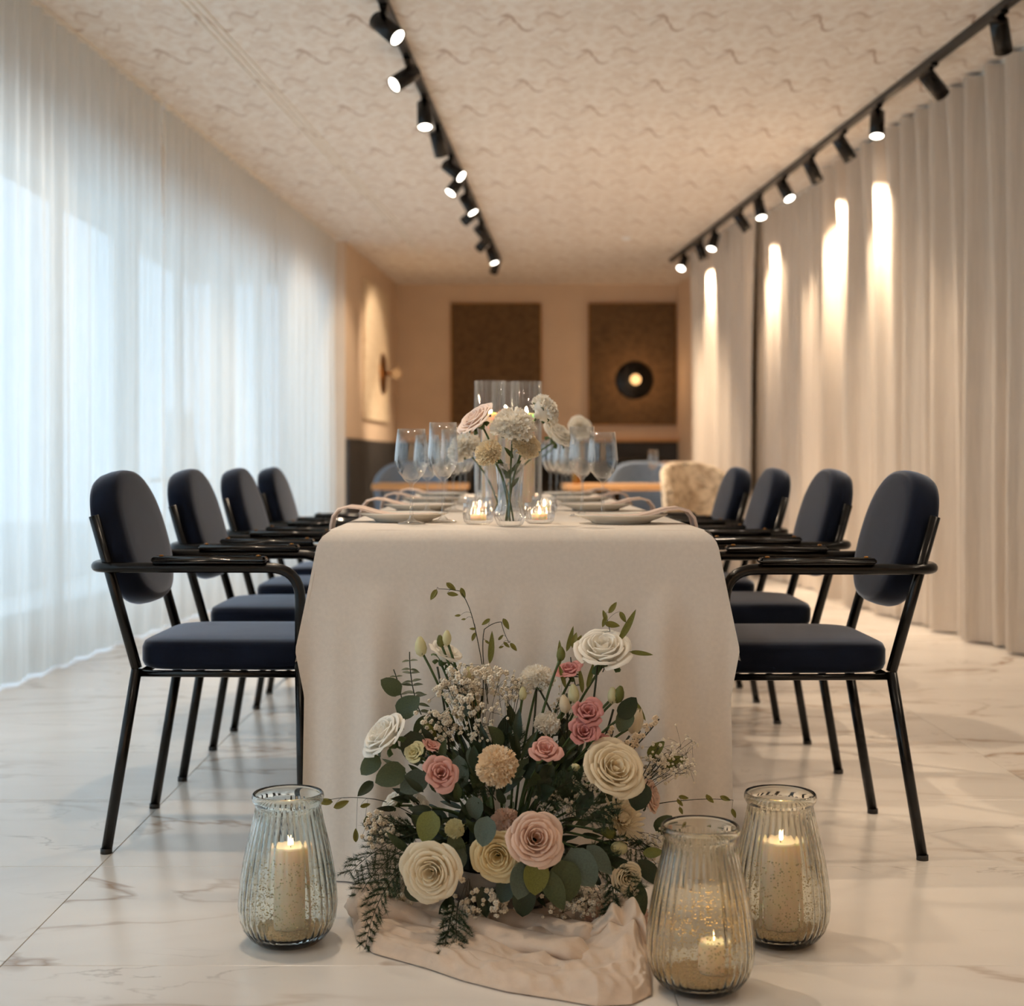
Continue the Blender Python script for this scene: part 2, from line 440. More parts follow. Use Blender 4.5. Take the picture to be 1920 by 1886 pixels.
def pad(w, h, t, e=0.8, n=40, rings=((0.0, 1.0), (0.4, 0.99), (0.7, 0.93), (0.88, 0.78), (0.97, 0.5), (1.0, 0.0))):
    """puffy cushion: superellipse w x h in XY, thickness t in Z"""
    V, F = [], []
    R_ = [(s, 1) for s in rings] + [(s, -1) for s in reversed(rings[:-1])]
    for (s, hh), sg in R_:
        for k in range(n):
            a = 2 * PI * k / n
            V.append((w / 2 * spow(cos(a), e) * max(s, 1e-4), h / 2 * spow(sin(a), e) * max(s, 1e-4), sg * t / 2 * hh))
    for i in range(len(R_) - 1):
        for k in range(n):
            k2 = (k + 1) % n
            F.append(((i + 1) * n + k, (i + 1) * n + k2, i * n + k2, i * n + k))
    return V, F
def nz(x, y=0.0, z=0.0): return mnoise.noise(Vector((x, y, z)))

# ================================================================ SETTING
CEIL = 2.87
def struct(name, geo, m, smooth=False, parent=None):
    o = obj(name, geo, m, parent, smooth)
    if parent is None: o['kind'] = 'structure'
    return o
Y0, Y1 = -3.2, 15.7
floor = struct('floor', box(-3.4, 4.2, Y0, Y1, -0.06, -0.004), M_grout)
TW, TD = 1.2, 0.63
tile_me = mesh('tile', *bbox(-TW / 2 + 0.0007, TW / 2 - 0.0007, -TD / 2 + 0.0007, TD / 2 - 0.0007, -0.016, 0.0, 0.0008), smooth=False)
tile_me.materials.append(MARBLE)
for j in range(-9, 21):
    y = 2.57 + TD * (j + 0.5)
    if y > Y1 - 0.3: continue
    off = 0.0
    for k in range(-2, 4):
        obj('tile', tile_me, None, floor, loc=(-0.9 + off + TW * (k + 0.5), y, 0))
ceiling = struct('ceiling', box(-3.4, 4.2, Y0, Y1, CEIL, CEIL + 0.08), CEILP)

def XL(D): return -2.46 + 0.081 * D          # sheer curtain line on the left
def XR(D): return 3.19 - 0.105 * D           # heavy curtain line on the right
def slab(xa, ya, xb, yb, th, z0, z1):
    """upright slab from (xa,ya) to (xb,yb); thickness th to the left of the direction"""
    d = Vector((xb - xa, yb - ya)).normalized(); n = Vector((-d.y, d.x)) * th
    b = [(xa, ya), (xb, yb), (xb + n.x, yb + n.y), (xa + n.x, ya + n.y)]
    V = [(x, y, z0) for x, y in b] + [(x, y, z1) for x, y in b]
    return V, [(3, 2, 1, 0), (4, 5, 6, 7), (0, 1, 5, 4), (1, 2, 6, 5), (2, 3, 7, 6), (3, 0, 4, 7)]
GAPL = 0.34
def WL(D): return XL(D) - GAPL               # inner face of the window wall
HEAD, SILL = 2.46, 0.13
CURT_END = 12.55
# window wall: spandrel above, low kerb, piers between windows
wl = struct('wall_left', join(slab(WL(Y0), Y0, WL(CURT_END), CURT_END, 0.14, HEAD, CEIL),
                              slab(WL(Y0), Y0, WL(CURT_END), CURT_END, 0.14, 0.0, SILL)), M_wall)
edges = [-3.2, -0.9, 1.5, 3.9, 6.3, 8.35, 10.4, CURT_END]
piers = []
for i, e in enumerate(edges):
    w = 0.025
    a, b = max(e - w, Y0), min(e + w, CURT_END)
    piers.append(slab(WL(a), a, WL(b), b, 0.14, SILL, HEAD))
struct('wall_left_piers', join(*piers), M_wall, parent=wl)
for i in range(len(edges) - 1):
    a, b = edges[i] + 0.025, edges[i + 1] - 0.025
    w = bpy.data.objects.new('window_%d' % (i + 1), None); COL.objects.link(w); w['kind'] = 'structure'
    f = []
    def bar(y0, y1, z0, z1): f.append(slab(WL(y0) - 0.05, y0, WL(y1) - 0.05, y1, 0.05, z0, z1))
    bar(a, a + 0.05, SILL, HEAD); bar(b - 0.05, b, SILL, HEAD); bar(a, b, SILL, SILL + 0.05); bar(a, b, HEAD - 0.05, HEAD)
    mid = (a + b) / 2; bar(mid - 0.03, mid + 0.03, SILL, HEAD)
    obj('window_frame', join(*f), M_frame, w, False)
    for y0, y1 in ((a + 0.05, mid - 0.03), (mid + 0.03, b - 0.05)):
        obj('window_pane', slab(WL(y0) - 0.07, y0, WL(y1) - 0.07, y1, 0.006, SILL + 0.05, HEAD - 0.05), M_pane, w, False)
struct('trim_4', box(-9.0, -2.9, 2.0, 22.0, -0.08, -0.02), M_terrace)   # terrace paving outside
# left wall past the curtain: plaster with dark wainscot
def XB(D): return -1.36 + 0.079 * (D - 12.7)
struct('wall_left_end', slab(XB(12.62), 12.62, XB(Y1), Y1, 0.14, 0.0, CEIL), M_wall)
struct('wall_left_return', slab(WL(CURT_END) - 0.1, 12.62, XB(12.62), 12.62, 0.1, 0.0, CEIL), M_wall)
struct('trim_1', slab(XB(12.63) + 0.03, 12.63, XB(Y1) + 0.03, Y1, 0.03, 0.0, 1.12), M_dark)
struct('wall_back', box(-2.0, 3.6, Y1, Y1 + 0.12, 0, CEIL), M_wall)
struct('trim_2', box(-1.14, 2.6, Y1 - 0.04, Y1, 0, 1.13), M_dark)
struct('trim_3', bbox(-1.14, 2.6, Y1 - 0.13, Y1, 1.13, 1.165, 0.006), M_wood)
struct('wall_right', slab(XR(Y1) + 0.42, Y1, XR(Y0) + 0.42, Y0, 0.12, 0, CEIL), M_wall)
struct('wall_front', box(-3.4, 4.2, Y0 - 0.1, Y0, 0, CEIL), M_wall)
# three fine ceiling strips parallel to the window wall
for k in range(3):
    x = 0.62 + 0.035 * k
    struct('trim_%d' % (5 + k), slab(XL(Y0) + x, Y0, XL(13.4) + x, 13.4, 0.012, CEIL - 0.006, CEIL + 0.01), M_wallp)

# ---------------------------------------------------------------- curtains
def curtain(fx, ya, yb, wave, amp, seed, z0, z1, off=0.0, step=0.016, rows=14, gather=1.0):
    n = int((yb - ya) / step)
    d = (Vector((fx(yb), yb)) - Vector((fx(ya), ya))).normalized(); nrm = Vector((d.y, -d.x))
    def fn(u, v):
        y = ya + (yb - ya) * u; s = y
        ph = 2 * PI * s / wave + 1.7 * nz(s * 0.9, seed) + seed
        top = v ** 4
        fold = sin(ph) * (0.75 + 0.25 * nz(s * 1.3, seed + 3)) + 0.22 * sin(2 * ph + 1.0)
        loose = 0.9 * sin(ph * 0.5 + 2.2 * nz(s * 0.7, seed + 9)) * gather
        a = amp * (fold * (0.62 + 0.38 * top) + loose * (1 - top) * (0.35 + 0.3 * (1 - v)))
        a += 0.012 * nz(s * 2.0, v * 2.0, seed) * (1 - top)
        z = z0 + (z1 - z0) * v
        return (fx(y) + off + nrm.x * a, y + nrm.y * a, z)
    return grid(fn, n, rows)
def curtain_thing(name, label, m, *args, **kw):
    t = thing(name, label, 'curtain', (0, 0, 0))
    obj('drape', curtain(*args, **kw), m, t)
    fx, ya, yb = args[0], args[1], args[2]; off = kw.get('off', 0.0)
    obj('curtain_rail', slab(fx(ya) + off + 0.012, ya, fx(yb) + off + 0.012, yb, 0.024, CEIL - 0.022, CEIL - 0.001), M_wallp, t, False)
    return t
curtain_thing('sheer_curtain', 'near white sheer voile curtain, filling the left side of the frame by the window', SHEER, XL, -3.0, 7.72, 0.132, 0.026, 1.0, 0.012, CEIL - 0.02)
curtain_thing('sheer_curtain', 'middle white sheer voile curtain, with the outdoor lantern showing through it', SHEER, XL, 7.76, 10.28, 0.128, 0.026, 4.0, 0.012, CEIL - 0.02)
curtain_thing('sheer_curtain', 'farthest white sheer curtain on the left, ending at the plaster wall', SHEER, XL, 10.32, 12.5, 0.125, 0.026, 7.0, 0.012, CEIL - 0.02)
curtain_thing('linen_curtain', 'nearest heavy beige curtain in deep folds along the right side', M_drape, XR, -3.0, 9.36, 0.215, 0.088, 2.0, 0.01, CEIL - 0.02)
curtain_thing('linen_curtain', 'middle heavy curtain on the right, recessed and half in shade', M_drape, XR, 9.30, 11.62, 0.18, 0.052, 5.0, 0.01, CEIL - 0.02, off=0.10)
curtain_thing('linen_curtain', 'farthest heavy beige curtain on the right, beside the dark framed panel', M_drape, XR, 11.24, 13.1, 0.20, 0.065, 8.0, 0.01, CEIL - 0.02)

# ---------------------------------------------------------------- lighting tracks
def track(name, label, xa, ya, xb, yb):
    t = thing(name, label, 'light track')
    obj('rail', slab(xa + 0.018, ya, xb + 0.018, yb, 0.036, CEIL - 0.034, CEIL), M_track, t, False)
    obj('end_cap', bbox(xb - 0.021, xb + 0.021, yb, yb + 0.02, CEIL - 0.037, CEIL, 0.003), M_black, t, False)
    return t
def TR(D): return 2.543 - 0.0645 * D
def TL(D): return -0.869 + 0.0634 * D
track('lighting_track', 'black ceiling track of spotlights over the table, left of the two', TL(-2.5), -2.5, TL(13.7), 13.7)
track('lighting_track', 'black ceiling track of spotlights along the right curtains', TR(-2.5), -2.5, TR(13.7), 13.7)
body_me = mesh('lamp_body', *lathe([(0.0, 0.0), (0.036, 0.0), (0.04, 0.004), (0.04, 0.15), (0.035, 0.15), (0.035, 0.138), (0.0, 0.138)], 24))
body_me.materials.append(M_black)
lens_on = mesh('lens', *lathe([(0.0, 0.1445), (0.0345, 0.1445), (0.0345, 0.139)], 20)); lens_on.materials.append(M_lens)
lens_off = mesh('lens', *lathe([(0.0, 0.141), (0.0345, 0.141), (0.0345, 0.139)], 20)); lens_off.materials.append(M_lensoff)
stem_me = mesh('stem', *join(bbox(-0.018, 0.018, -0.055, 0.055, -0.052, -0.032, 0.003), lathe([(0.0, -0.12), (0.008, -0.12), (0.008, -0.05), (0, -0.05)], 10)), smooth=False)
stem_me.materials.append(M_black)
ORD = ['nearest', 'second', 'third', 'fourth', 'fifth', 'sixth', 'seventh', 'eighth', 'ninth', 'tenth', 'eleventh', 'twelfth', 'thirteenth']
def spot(x, D, d, on, watts, label, group, cone=64, blend=0.8):
    t = thing('track_spotlight', label, 'spotlight', (x, D, CEIL), 0, group)
    obj('stem', stem_me, None, t)
    d = Vector(d).normalized()
    b = obj('lamp_body', body_me, None, t, loc=Vector((0, 0, -0.115)) - d * 0.055)
    aim(b, d)
    obj('lens', lens_on if on else lens_off, None, b)
    if watts:
        l = bpy.data.lights.new('spot', 'SPOT'); l.energy = watts; l.color = WARM; l.spot_size = math.radians(cone); l.spot_blend = blend
        l.shadow_soft_size = 0.03
        lo = bpy.data.objects.new('spot_beam', l); COL.objects.link(lo)
        lo.location = Vector((x, D, CEIL)) + Vector((0, 0, -0.115)) + d * 0.097
        lo.rotation_mode = 'QUATERNION'; lo.rotation_quaternion = d.to_track_quat('-Z', 'Y')
LEFT = [(6.02, (0.75, -0.45, -0.75), 1, 0.7), (6.8, (-0.7, -0.5, -0.6), 1, 0.5), (7.5, (0.05, -0.35, -1), 1, 1.2), (8.15, (0.25, 0.5, -1), 0, 1.2),
        (8.95, (0.8, -0.4, -0.7), 1, 0.8), (9.4, (-0.6, -0.35, -0.9), 1, 0.5), (10.1, (0.45, -0.2, -0.8), 1, 1.2), (10.6, (-0.8, 0.4, -0.6), 0, 0.3),
        (11.4, (0.6, 0.5, -0.7), 0, 1.2), (11.9, (-0.7, 0.4, -0.7), 0, 0.3), (12.6, (0.3, -0.2, -0.9), 1, 1.2), (13.25, (-0.3, 0.5, -0.9), 0, 1.0)]
for i, (D, d, on, k) in enumerate(LEFT):
    spot(TL(D), D, d, on, P_LEFT * k, 'black spotlight, %s from the camera on the left ceiling track' % ORD[i], 'spotlights on the left track')
RIGHT = [(6.1, (0.35, 0.55, -0.8), 0, 0.0), (6.9, (0.7, 0.45, -0.6), 0, 0.0), (7.7, (-0.10, -0.3, -1), 1, 1.4), (8.31, (0.4, 0.12, -0.6), 1, 1.3),
         (8.95, (0.42, 0.3, -0.7), 0, 1.3), (9.6, (0.3, -0.45, -0.8), 1, 0.8), (10.28, (0.1, -0.35, -0.9), 1, 1.6), (10.85, (0.42, 0.1, -0.6), 0, 1.3),
         (11.8, (-0.25, -0.3, -0.8), 1, 0.8), (12.35, (0.33, 0.15, -0.8), 0, 1.2), (13.1, (-0.3, -0.5, -0.7), 1, 0.9)]
for i, (D, d, on, k) in enumerate(RIGHT):
    spot(TR(D), D, d, on, P_RIGHT * k, 'black spotlight, %s from the camera on the right ceiling track' % ORD[i], 'spotlights on the right track')
# the same tracks run on above and behind the camera
for i, (D, d, k) in enumerate([(5.2, (-0.1, -0.3, -1), 1), (4.2, (0.35, -0.2, -1), 1), (3.1, (0.25, -0.1, -1), 1), (1.6, (0.3, 0.5, -1), 0.35)]):
    spot(TL(D), D, d, 1, P_BEHIND * k, 'left track spotlight above the frame, %s from the camera' % ORD[3 - i], 'spotlights above the frame', 64)
for i, (D, d, k) in enumerate([(4.9, (-0.35, -0.2, -1), 1), (3.4, (-0.3, -0.1, -1), 1), (1.8, (-0.25, 0.55, -1), 0.9)]):
    spot(TR(D), D, d, 1, P_BEHIND * k, 'right track spotlight above the frame, %s from the camera' % ORD[2 - i], 'spotlights above the frame', 64)
# two lamps added as frontal fill, bounced off the wall behind the camera
spot(TL(-0.8), -0.8, (0.2, -0.9, -0.55), 1, 260, 'added fill spotlight on the left track, turned to the wall behind the camera', 'spotlights above the frame', 90)
spot(TR(-0.8), -0.8, (-0.3, -0.9, -0.55), 1, 260, 'added fill spotlight on the right track, turned to the wall behind the camera', 'spotlights above the frame', 90)
# ceiling sensor
t = thing('ceiling_sensor', 'small round white sensor on the patterned ceiling near the back wall', 'sensor', (1.11, 12.4, CEIL))
obj('sensor_dome', lathe([(0, -0.03), (0.025, -0.026), (0.04, -0.012), (0.045, 0.0)], 20), M_lantern, t)
obj('base_ring', lathe([(0.045, -0.006), (0.055, -0.006), (0.055, 0.0)], 20), M_wallp, t)

# ---------------------------------------------------------------- back wall: panels and sconces
def panel(label, x0, x1, z0, z1, m):
    t = thing('wall_panel', label, 'wall panel', ((x0 + x1) / 2, Y1, z0))
    w = (x1 - x0) / 2; h = z1 - z0
    obj('board', bbox(-w + 0.012, w - 0.012, -0.03, 0.0, 0.012, h - 0.012, 0.003), m, t, False)
    for a in (box(-w, w, -0.04, 0, 0, 0.012), box(-w, w, -0.04, 0, h - 0.012, h), box(-w, -w + 0.012, -0.04, 0, 0.012, h - 0.012), box(w - 0.012, w, -0.04, 0, 0.012, h - 0.012)):
        obj('frame_strip', a, M_brass, t, False)
panel('dark floral wall panel on the back wall, left of the two', -0.535, 0.465, 1.316, 2.66, PANELP)
panel('dark floral wall panel on the back wall behind the round lamp', 0.98, 1.95, 1.316, 2.66, PANELP)
t = thing('wall_panel', 'pale patterned wall panel on the left end wall behind the brass lamp', 'wall panel', (XB(14.2), 14.2, 1.316), math.atan2(-0.079, 1))
obj('board', bbox(0.0, 0.03, -0.72, 0.72, 0.0, 1.345, 0.004), PALEP, t, False)
def sconce(label, loc, rz, disc, watts, bulb=None):
    t = thing('wall_sconce', label, 'wall lamp', loc, rz)
    M = Matrix.Rotation(PI / 2, 4, 'X')          # lathe axis -> -Y (into the room)
    obj('back_disc', xf(lathe([(0, 0), (0.21, 0.0), (0.21, 0.008), (0.19, 0.016), (0.05, 0.03), (0, 0.03)], 40), M), disc, t)
    obj('arm', xf(lathe([(0.018, 0.028), (0.018, 0.075), (0.03, 0.078), (0.03, 0.09), (0, 0.09)], 16), M), M_brass, t)
    obj('globe', xf(lathe([(0.0, 0.088), (0.03, 0.094), (0.05, 0.115), (0.056, 0.138), (0.05, 0.162), (0.03, 0.182), (0.0, 0.19)], 20), M), bulb or M_bulb, t)
    l = bpy.data.lights.new('sconce_light', 'POINT'); l.energy = watts; l.color = (1, 0.6, 0.3); l.shadow_soft_size = 0.06
    lo = bpy.data.objects.new('sconce_glow', l); COL.objects.link(lo)
    lo.location = Vector(loc) + Matrix.Rotation(rz, 3, 'Z') @ Vector((0, -0.27, 0))
sconce('round black disc wall lamp with glowing globe on the back wall', (1.49, Y1 - 0.03, 1.81), 0, M_black, 3)
sconce('round brass disc wall lamp seen edge-on on the left end wall', (XB(14.5) + 0.032, 14.5, 1.81), math.atan2(-0.079, 1) + PI / 2, M_brass, 1, emit('dim globe', (1.0, 0.5, 0.2, 1), 0.35))
l = bpy.data.lights.new('wall_washer', 'SPOT'); l.energy = 70; l.color = WARM; l.spot_size = 1.0; l.spot_blend = 0.6
lo = bpy.data.objects.new('wall_washer', l); COL.objects.link(lo); lo.location = (-0.1, 13.2, 2.7)
lo.rotation_mode = 'QUATERNION'; lo.rotation_quaternion = (Vector((-1.25, 14.0, 1.9)) - lo.location).to_track_quat('-Z', 'Y')

# ================================================================ TABLE
TX, TZ = 0.04, 0.76
TY0, TY1 = 3.14, 6.55
t = thing('dining_table', 'long dining table hidden under the white tablecloth', 'table', (TX, (TY0 + TY1) / 2, 0))
hl = (TY1 - TY0) / 2
obj('tabletop', bbox(-0.415, 0.415, -hl + 0.012, hl - 0.012, 0.725, 0.756, 0.006), M_wood, t, False)
for sx in (-1, 1):
    for sy in (-1, 1):
        obj('leg', bbox(sx * 0.34 - 0.03, sx * 0.34 + 0.03, sy * (hl - 0.35) - 0.03, sy * (hl - 0.35) + 0.03, 0, 0.725, 0.004), M_black, t, False)
# tablecloth
def cloth():
    hw, rr = 0.432, 0.022
    drop = 0.285
    geos = []
    # running section: left hem - left drop - top - right drop - right hem, swept along Y
    sec = []
    for k in range(13): sec.append(('L', 1 - k / 12))
    for k in range(1, 5): sec.append(('LC', k / 5))
    for k in range(13): sec.append(('T', -1 + 2 * k / 12))
    for k in range(1, 5): sec.append(('RC', k / 5))
    for k in range(13): sec.append(('R', k / 12))
    ny = 150
    def side(sg, s, y):
        # s 0..1 down the drop; flares out most at the front corner
        f = math.exp(-(y - TY0) / 0.16)
        w = 0.020 + 0.014 * sin(y * 11 + sg) + 0.012 * nz(y * 5, sg * 3)
        out = (0.052 * f + w * (1 - f) + 0.02 * math.exp(-((y - TY0 - 0.30) / 0.08) ** 2)) * s ** 1.15
        hem = 0.232 + 0.008 * nz(y * 3, sg) + 0.034 * min(1, 1.6 * math.exp(-((y - TY0) / 0.11) ** 2))
        return (TX + sg * (hw + out), y - 0.023 * math.exp(-(y - TY0 + 0.012) / 0.03) * min(1, s * 5), TZ - rr - s * hem)
    V, F = [], []
    for j in range(ny + 1):
        y = TY0 - 0.012 + (TY1 - TY0 + 0.012) * j / ny
        for kd, a in sec:
            if kd == 'L': V.append(side(-1, a, y))
            elif kd == 'R': V.append(side(1, a, y))
            elif kd == 'T': V.append((TX + a * (hw - rr), y, TZ + 0.0012 * nz(a * 3, y * 3)))
            elif kd == 'LC': th = PI - a * PI / 2; V.append((TX - hw + rr + rr * cos(th), y, TZ - rr + rr * sin(th)))
            else: th = PI / 2 - a * PI / 2; V.append((TX + hw - rr + rr * cos(th), y, TZ - rr + rr * sin(th)))
    n = len(sec)
    for j in range(ny):
        for k in range(n - 1): F.append((j * n + k, j * n + k + 1, (j + 1) * n + k + 1, (j + 1) * n + k))
    geos.append((V, F))
    # front panel from the table edge to the floor
    def front(u, v):
        # v 0 top edge .. 1 floor
        a = u * 2 - 1
        z = (TZ) * (1 - v) + 0.004 * v
        sd = -1 if a < 0 else 1
        dz = TZ - z
        fl = min(dz / 0.26, 1.0)
        half = hw - rr + (rr + 0.052 * fl) * min(1, dz / 0.03) ** 0.5
        if dz > 0.26: half -= 0.02 * min(1, (dz - 0.26) / 0.1) - 0.012 * (dz - 0.26)
        x = TX + a * half
        edge = rr * (1 - math.sqrt(max(0, 1 - min(1, dz / rr) ** 2)))   # rounded front edge
        y = TY0 - 0.012 - (rr if dz > rr else rr - edge * 0 - rr * (1 - math.sin(math.acos(max(0, 1 - dz / rr)))))
        g = max(0, (dz - 0.12) / 0.64) ** 0.9
        fold = 0.030 * sin(x * 30 + 1.1 * nz(x * 5) + 0.5) * (0.35 + 0.65 * abs(a) ** 1.2) + 0.012 * sin(x * 61 + 2)
        y += fold * g - 0.034 * g
        return (x, y, z)
    geos.append(grid(front, 120, 60))
    def backp(u, v):
        a = u * 2 - 1; z = TZ * (1 - v) + 0.4 * v
        return (TX + a * (hw - 0.002), TY1 + 0.01 * sin(a * 14) * v, z)
    geos.append(grid(backp, 40, 10))
    return join(*geos)
tc_o = obj('tablecloth', cloth(), M_cloth)
tag(tc_o, 'white linen cloth over the long table, falling to the floor in front', 'tablecloth')

# ================================================================ CHAIRS
ch = thing('armchair', '', 'chair', (0, 0, 0))
LEGR = 0.0125
seatG = pad(0.455, 0.452, 0.078, 0.36, 64, ((0.0, 1.0), (0.5, 0.985), (0.8, 0.93), (0.93, 0.84), (0.98, 0.7), (1.0, 0.4), (1.0, 0.0)))
seatG = ([(x, y, max(z, -0.036)) for x, y, z in seatG[0]], seatG[1])
obj('seat', move(seatG, (-0.042, 0, 0.459)), M_velvet, ch)
tilt = math.atan2(0.103, 0.36)
Mpad = Matrix.Translation((0.244, 0, 0.725)) @ Matrix.Rotation(-PI / 2 + tilt, 4, 'Y') @ Matrix.Rotation(PI / 2, 4, 'Z')
obj('backrest', xf(pad(0.42, 0.335, 0.078, 0.84, 56, ((0.0, 1.0), (0.5, 0.99), (0.78, 0.96), (0.9, 0.9), (0.96, 0.78), (0.99, 0.5), (1.0, 0.0))), Mpad), M_velvet, ch)
for s in (-1, 1):
    obj('leg', tube([(0.248, s * 0.2165, 0.004), (0.177, s * 0.2165, 0.43)], LEGR, 12), M_black, ch)
    obj('back_post', tube([(0.177, s * 0.2165, 0.43), (0.277, s * 0.2165, 0.785)], LEGR, 12), M_black, ch)
    obj('leg', tube([(-0.215, s * 0.235, 0.004), (-0.207, s * 0.235, 0.43)], LEGR, 12), M_black, ch)
    obj('armrest', bbox(-0.13, 0.135, s * 0.235 - 0.024, s * 0.235 + 0.024, 0.677, 0.692, 0.006), M_armwood, ch)
    obj('foot_cap', lathe([(0, 0), (0.0138, 0), (0.0138, 0.012), (0, 0.012)], 12), M_track, ch, loc=(0.248, s * 0.2165, 0))
    obj('foot_cap', lathe([(0, 0), (0.0138, 0), (0.0138, 0.012), (0, 0.012)], 12), M_track, ch, loc=(-0.215, s * 0.235, 0))
armp = arc_path([(-0.207, -0.235, 0.43), (-0.207, -0.235, 0.666), (0.283, -0.235, 0.666), (0.283, 0.235, 0.666), (-0.207, 0.235, 0.666), (-0.207, 0.235, 0.43)], 0.075, 8)
obj('arm_tube', tube(armp, LEGR, 12), M_black, ch)
obj('seat_frame', join(tube([(-0.207, -0.225, 0.4185), (0.178, -0.2165, 0.4185)], 0.0075, 8), tube([(-0.207, 0.225, 0.4185), (0.178, 0.2165, 0.4185)], 0.008, 8),
                       tube([(-0.2, -0.225, 0.4185), (-0.2, 0.225, 0.4185)], 0.008, 8), tube([(0.17, -0.2165, 0.4185), (0.17, 0.2165, 0.4185)], 0.008, 8)), M_black, ch)
screw_me = mesh('screw', *lathe([(0, 0), (0.006, 0), (0.005, 0.003), (0, 0.004)], 8))
for x in (-0.11, 0.115):
    for s in (-1, 1): obj('screw', screw_me, M_brass, ch, loc=(x, s * 0.235, 0.692))
CHR = [(0.72, 3.47), (0.745, 4.375), (0.722, 5.165), (0.72, 5.95)]
CHL = [(-0.662, 3.52), (-0.656, 4.275), (-0.648, 5.025), (-0.652, 5.80)]
PLACE = ['nearest the camera', 'second from the camera', 'third from the camera', 'farthest from the camera']
first = True
for sd, lst in (('right', CHR), ('left', CHL)):
    for i, (x, y) in enumerate(lst):
        lb = 'navy velvet armchair on the %s side of the table, %s' % (sd, PLACE[i])
        rz = 0 if sd == 'right' else PI
        if first:
            ch.location = (x, y, 0); ch.rotation_euler = (0, 0, rz); ch['label'] = lb; ch['group'] = 'armchairs along the table'; first = False
        else: dup(ch, (x, y, 0), rz + R.uniform(-0.02, 0.02), lb, 'armchairs along the table')

# ================================================================ TABLEWARE
plate_me = mesh('plate', *lathe([(0, 0.004), (0.06, 0.004), (0.062, 0.0), (0.07, 0.0), (0.074, 0.005), (0.108, 0.018), (0.113, 0.0205), (0.113, 0.022), (0.107, 0.0215), (0.075, 0.0095), (0.0, 0.008)], 48))
def napkin_geo():
    # local: +x runs off the table edge; lies on the plate, arches over the table edge, hangs down
    prof = [(-0.085, 0.013), (-0.05, 0.0125), (0.0, 0.0125), (0.04, 0.014), (0.075, 0.022), (0.105, 0.031), (0.135, 0.034), (0.158, 0.028), (0.171, 0.012), (0.176, -0.008), (0.178, -0.03), (0.179, -0.06), (0.181, -0.09), (0.183, -0.12)]
    V, F = [], []
    th = 0.005; nw = 10
    for layer in (0, 1):
        for i, (x, z) in enumerate(prof):
            nxt = prof[min(i + 1, len(prof) - 1)]; prv = prof[max(i - 1, 0)]
            tx, tz = nxt[0] - prv[0], nxt[1] - prv[1]; ln = math.hypot(tx, tz); nx, nzv = -tz / ln, tx / ln
            for j in range(nw + 1):
                w = (j / nw - 0.5) * (0.10 - 0.02 * min(1, max(0, i - 6) / 7))
                rip = 0.0022 * sin(j * 1.5 + i * 0.3)
                V.append((x + nx * (layer * th + rip * layer), w, z + nzv * (layer * th + rip * layer)))
    n = len(prof); m = nw + 1
    for i in range(n - 1):
        for j in range(nw):
            a = i * m + j; b = n * m + a
            F.append((a, a + m, a + m + 1, a + 1)); F.append((b, b + 1, b + m + 1, b + m))
    for i in range(n - 1):
        for j in (0, nw):
            a = i * m + j; b = n * m + a; F.append((a, b, b + m, a + m) if j else (a, a + m, b + m, b))
    for i in (0, n - 1):
        for j in range(nw):
            a = i * m + j; b = n * m + a; F.append((a, a + 1, b + 1, b) if i == 0 else (a, b, b + 1, a + 1))
    return V, F
nap_me = mesh('napkin', *napkin_geo())
def wineglass(h, rb, rr):
    zb = h * 0.44
    prof = [(0.0, 0.0), (0.033, 0.0), (0.035, 0.0015), (0.03, 0.004), (0.012, 0.008), (0.0045, 0.016), (0.0036, 0.04), (0.0036, zb - 0.014), (0.006, zb - 0.004), (0.018, zb + 0.006), (rb * 0.8, zb + 0.024), (rb * 0.98, zb + 0.044), (rb, zb + 0.054), (rb * 0.985, zb + 0.066),
            (rb * 0.93, zb + 0.09), (rr, h), (rr - 0.0012, h), (rb * 0.93 - 0.0012, zb + 0.09), (rb - 0.0013, zb + 0.054), (rb * 0.8 - 0.0012, zb + 0.026), (0.016, zb + 0.0085), (0.0, zb + 0.004)]
    return lathe(prof, 36)
wg = [mesh('wine_glass', *wineglass(0.228, 0.0405, 0.033)), mesh('wine_glass', *wineglass(0.246, 0.0375, 0.0335))]
NTH = ['nearest', 'second', 'third', 'farthest']
for sd, lst in (('right', CHR), ('left', CHL)):
    sg = 1 if sd == 'right' else -1
    for i, (cx_, y) in enumerate(lst):
        px = 0.297 if sg > 0 else -0.240
        yy = y + (0.0 if sg > 0 else 0.05)
        who = 'the %s place setting on the %s side' % (NTH[i], sd)
        o = obj('dinner_plate', plate_me, M_plate, loc=(px, yy, TZ + 0.0012)); tag(o, 'white plate under a napkin at ' + who, 'plate', 'dinner plates')
        o = obj('napkin', nap_me, M_napkin, loc=(px, yy, TZ + 0.0012)); o.rotation_euler = (0, 0, 0 if sg > 0 else PI)
        tag(o, 'blush napkin draped over the table edge at ' + who, 'napkin', 'folded napkins')
        if sg > 0: g = [(px - 0.022, yy + 0.31 if i < 3 else yy + 0.25), (px - 0.069, yy + 0.45 if i < 3 else yy + 0.38)]
        else: g = [(px + 0.03, yy - 0.165), (px + 0.102, yy - 0.07)]
        for k, (gx, gy) in enumerate(g):
            o = obj('wine_glass', wg[k], M_wine, loc=(gx, gy, TZ + 0.0012))
            tag(o, ('lower wide wine glass at ', 'taller narrow wine glass at ')[k] + who, 'wine glass', 'wine glasses')

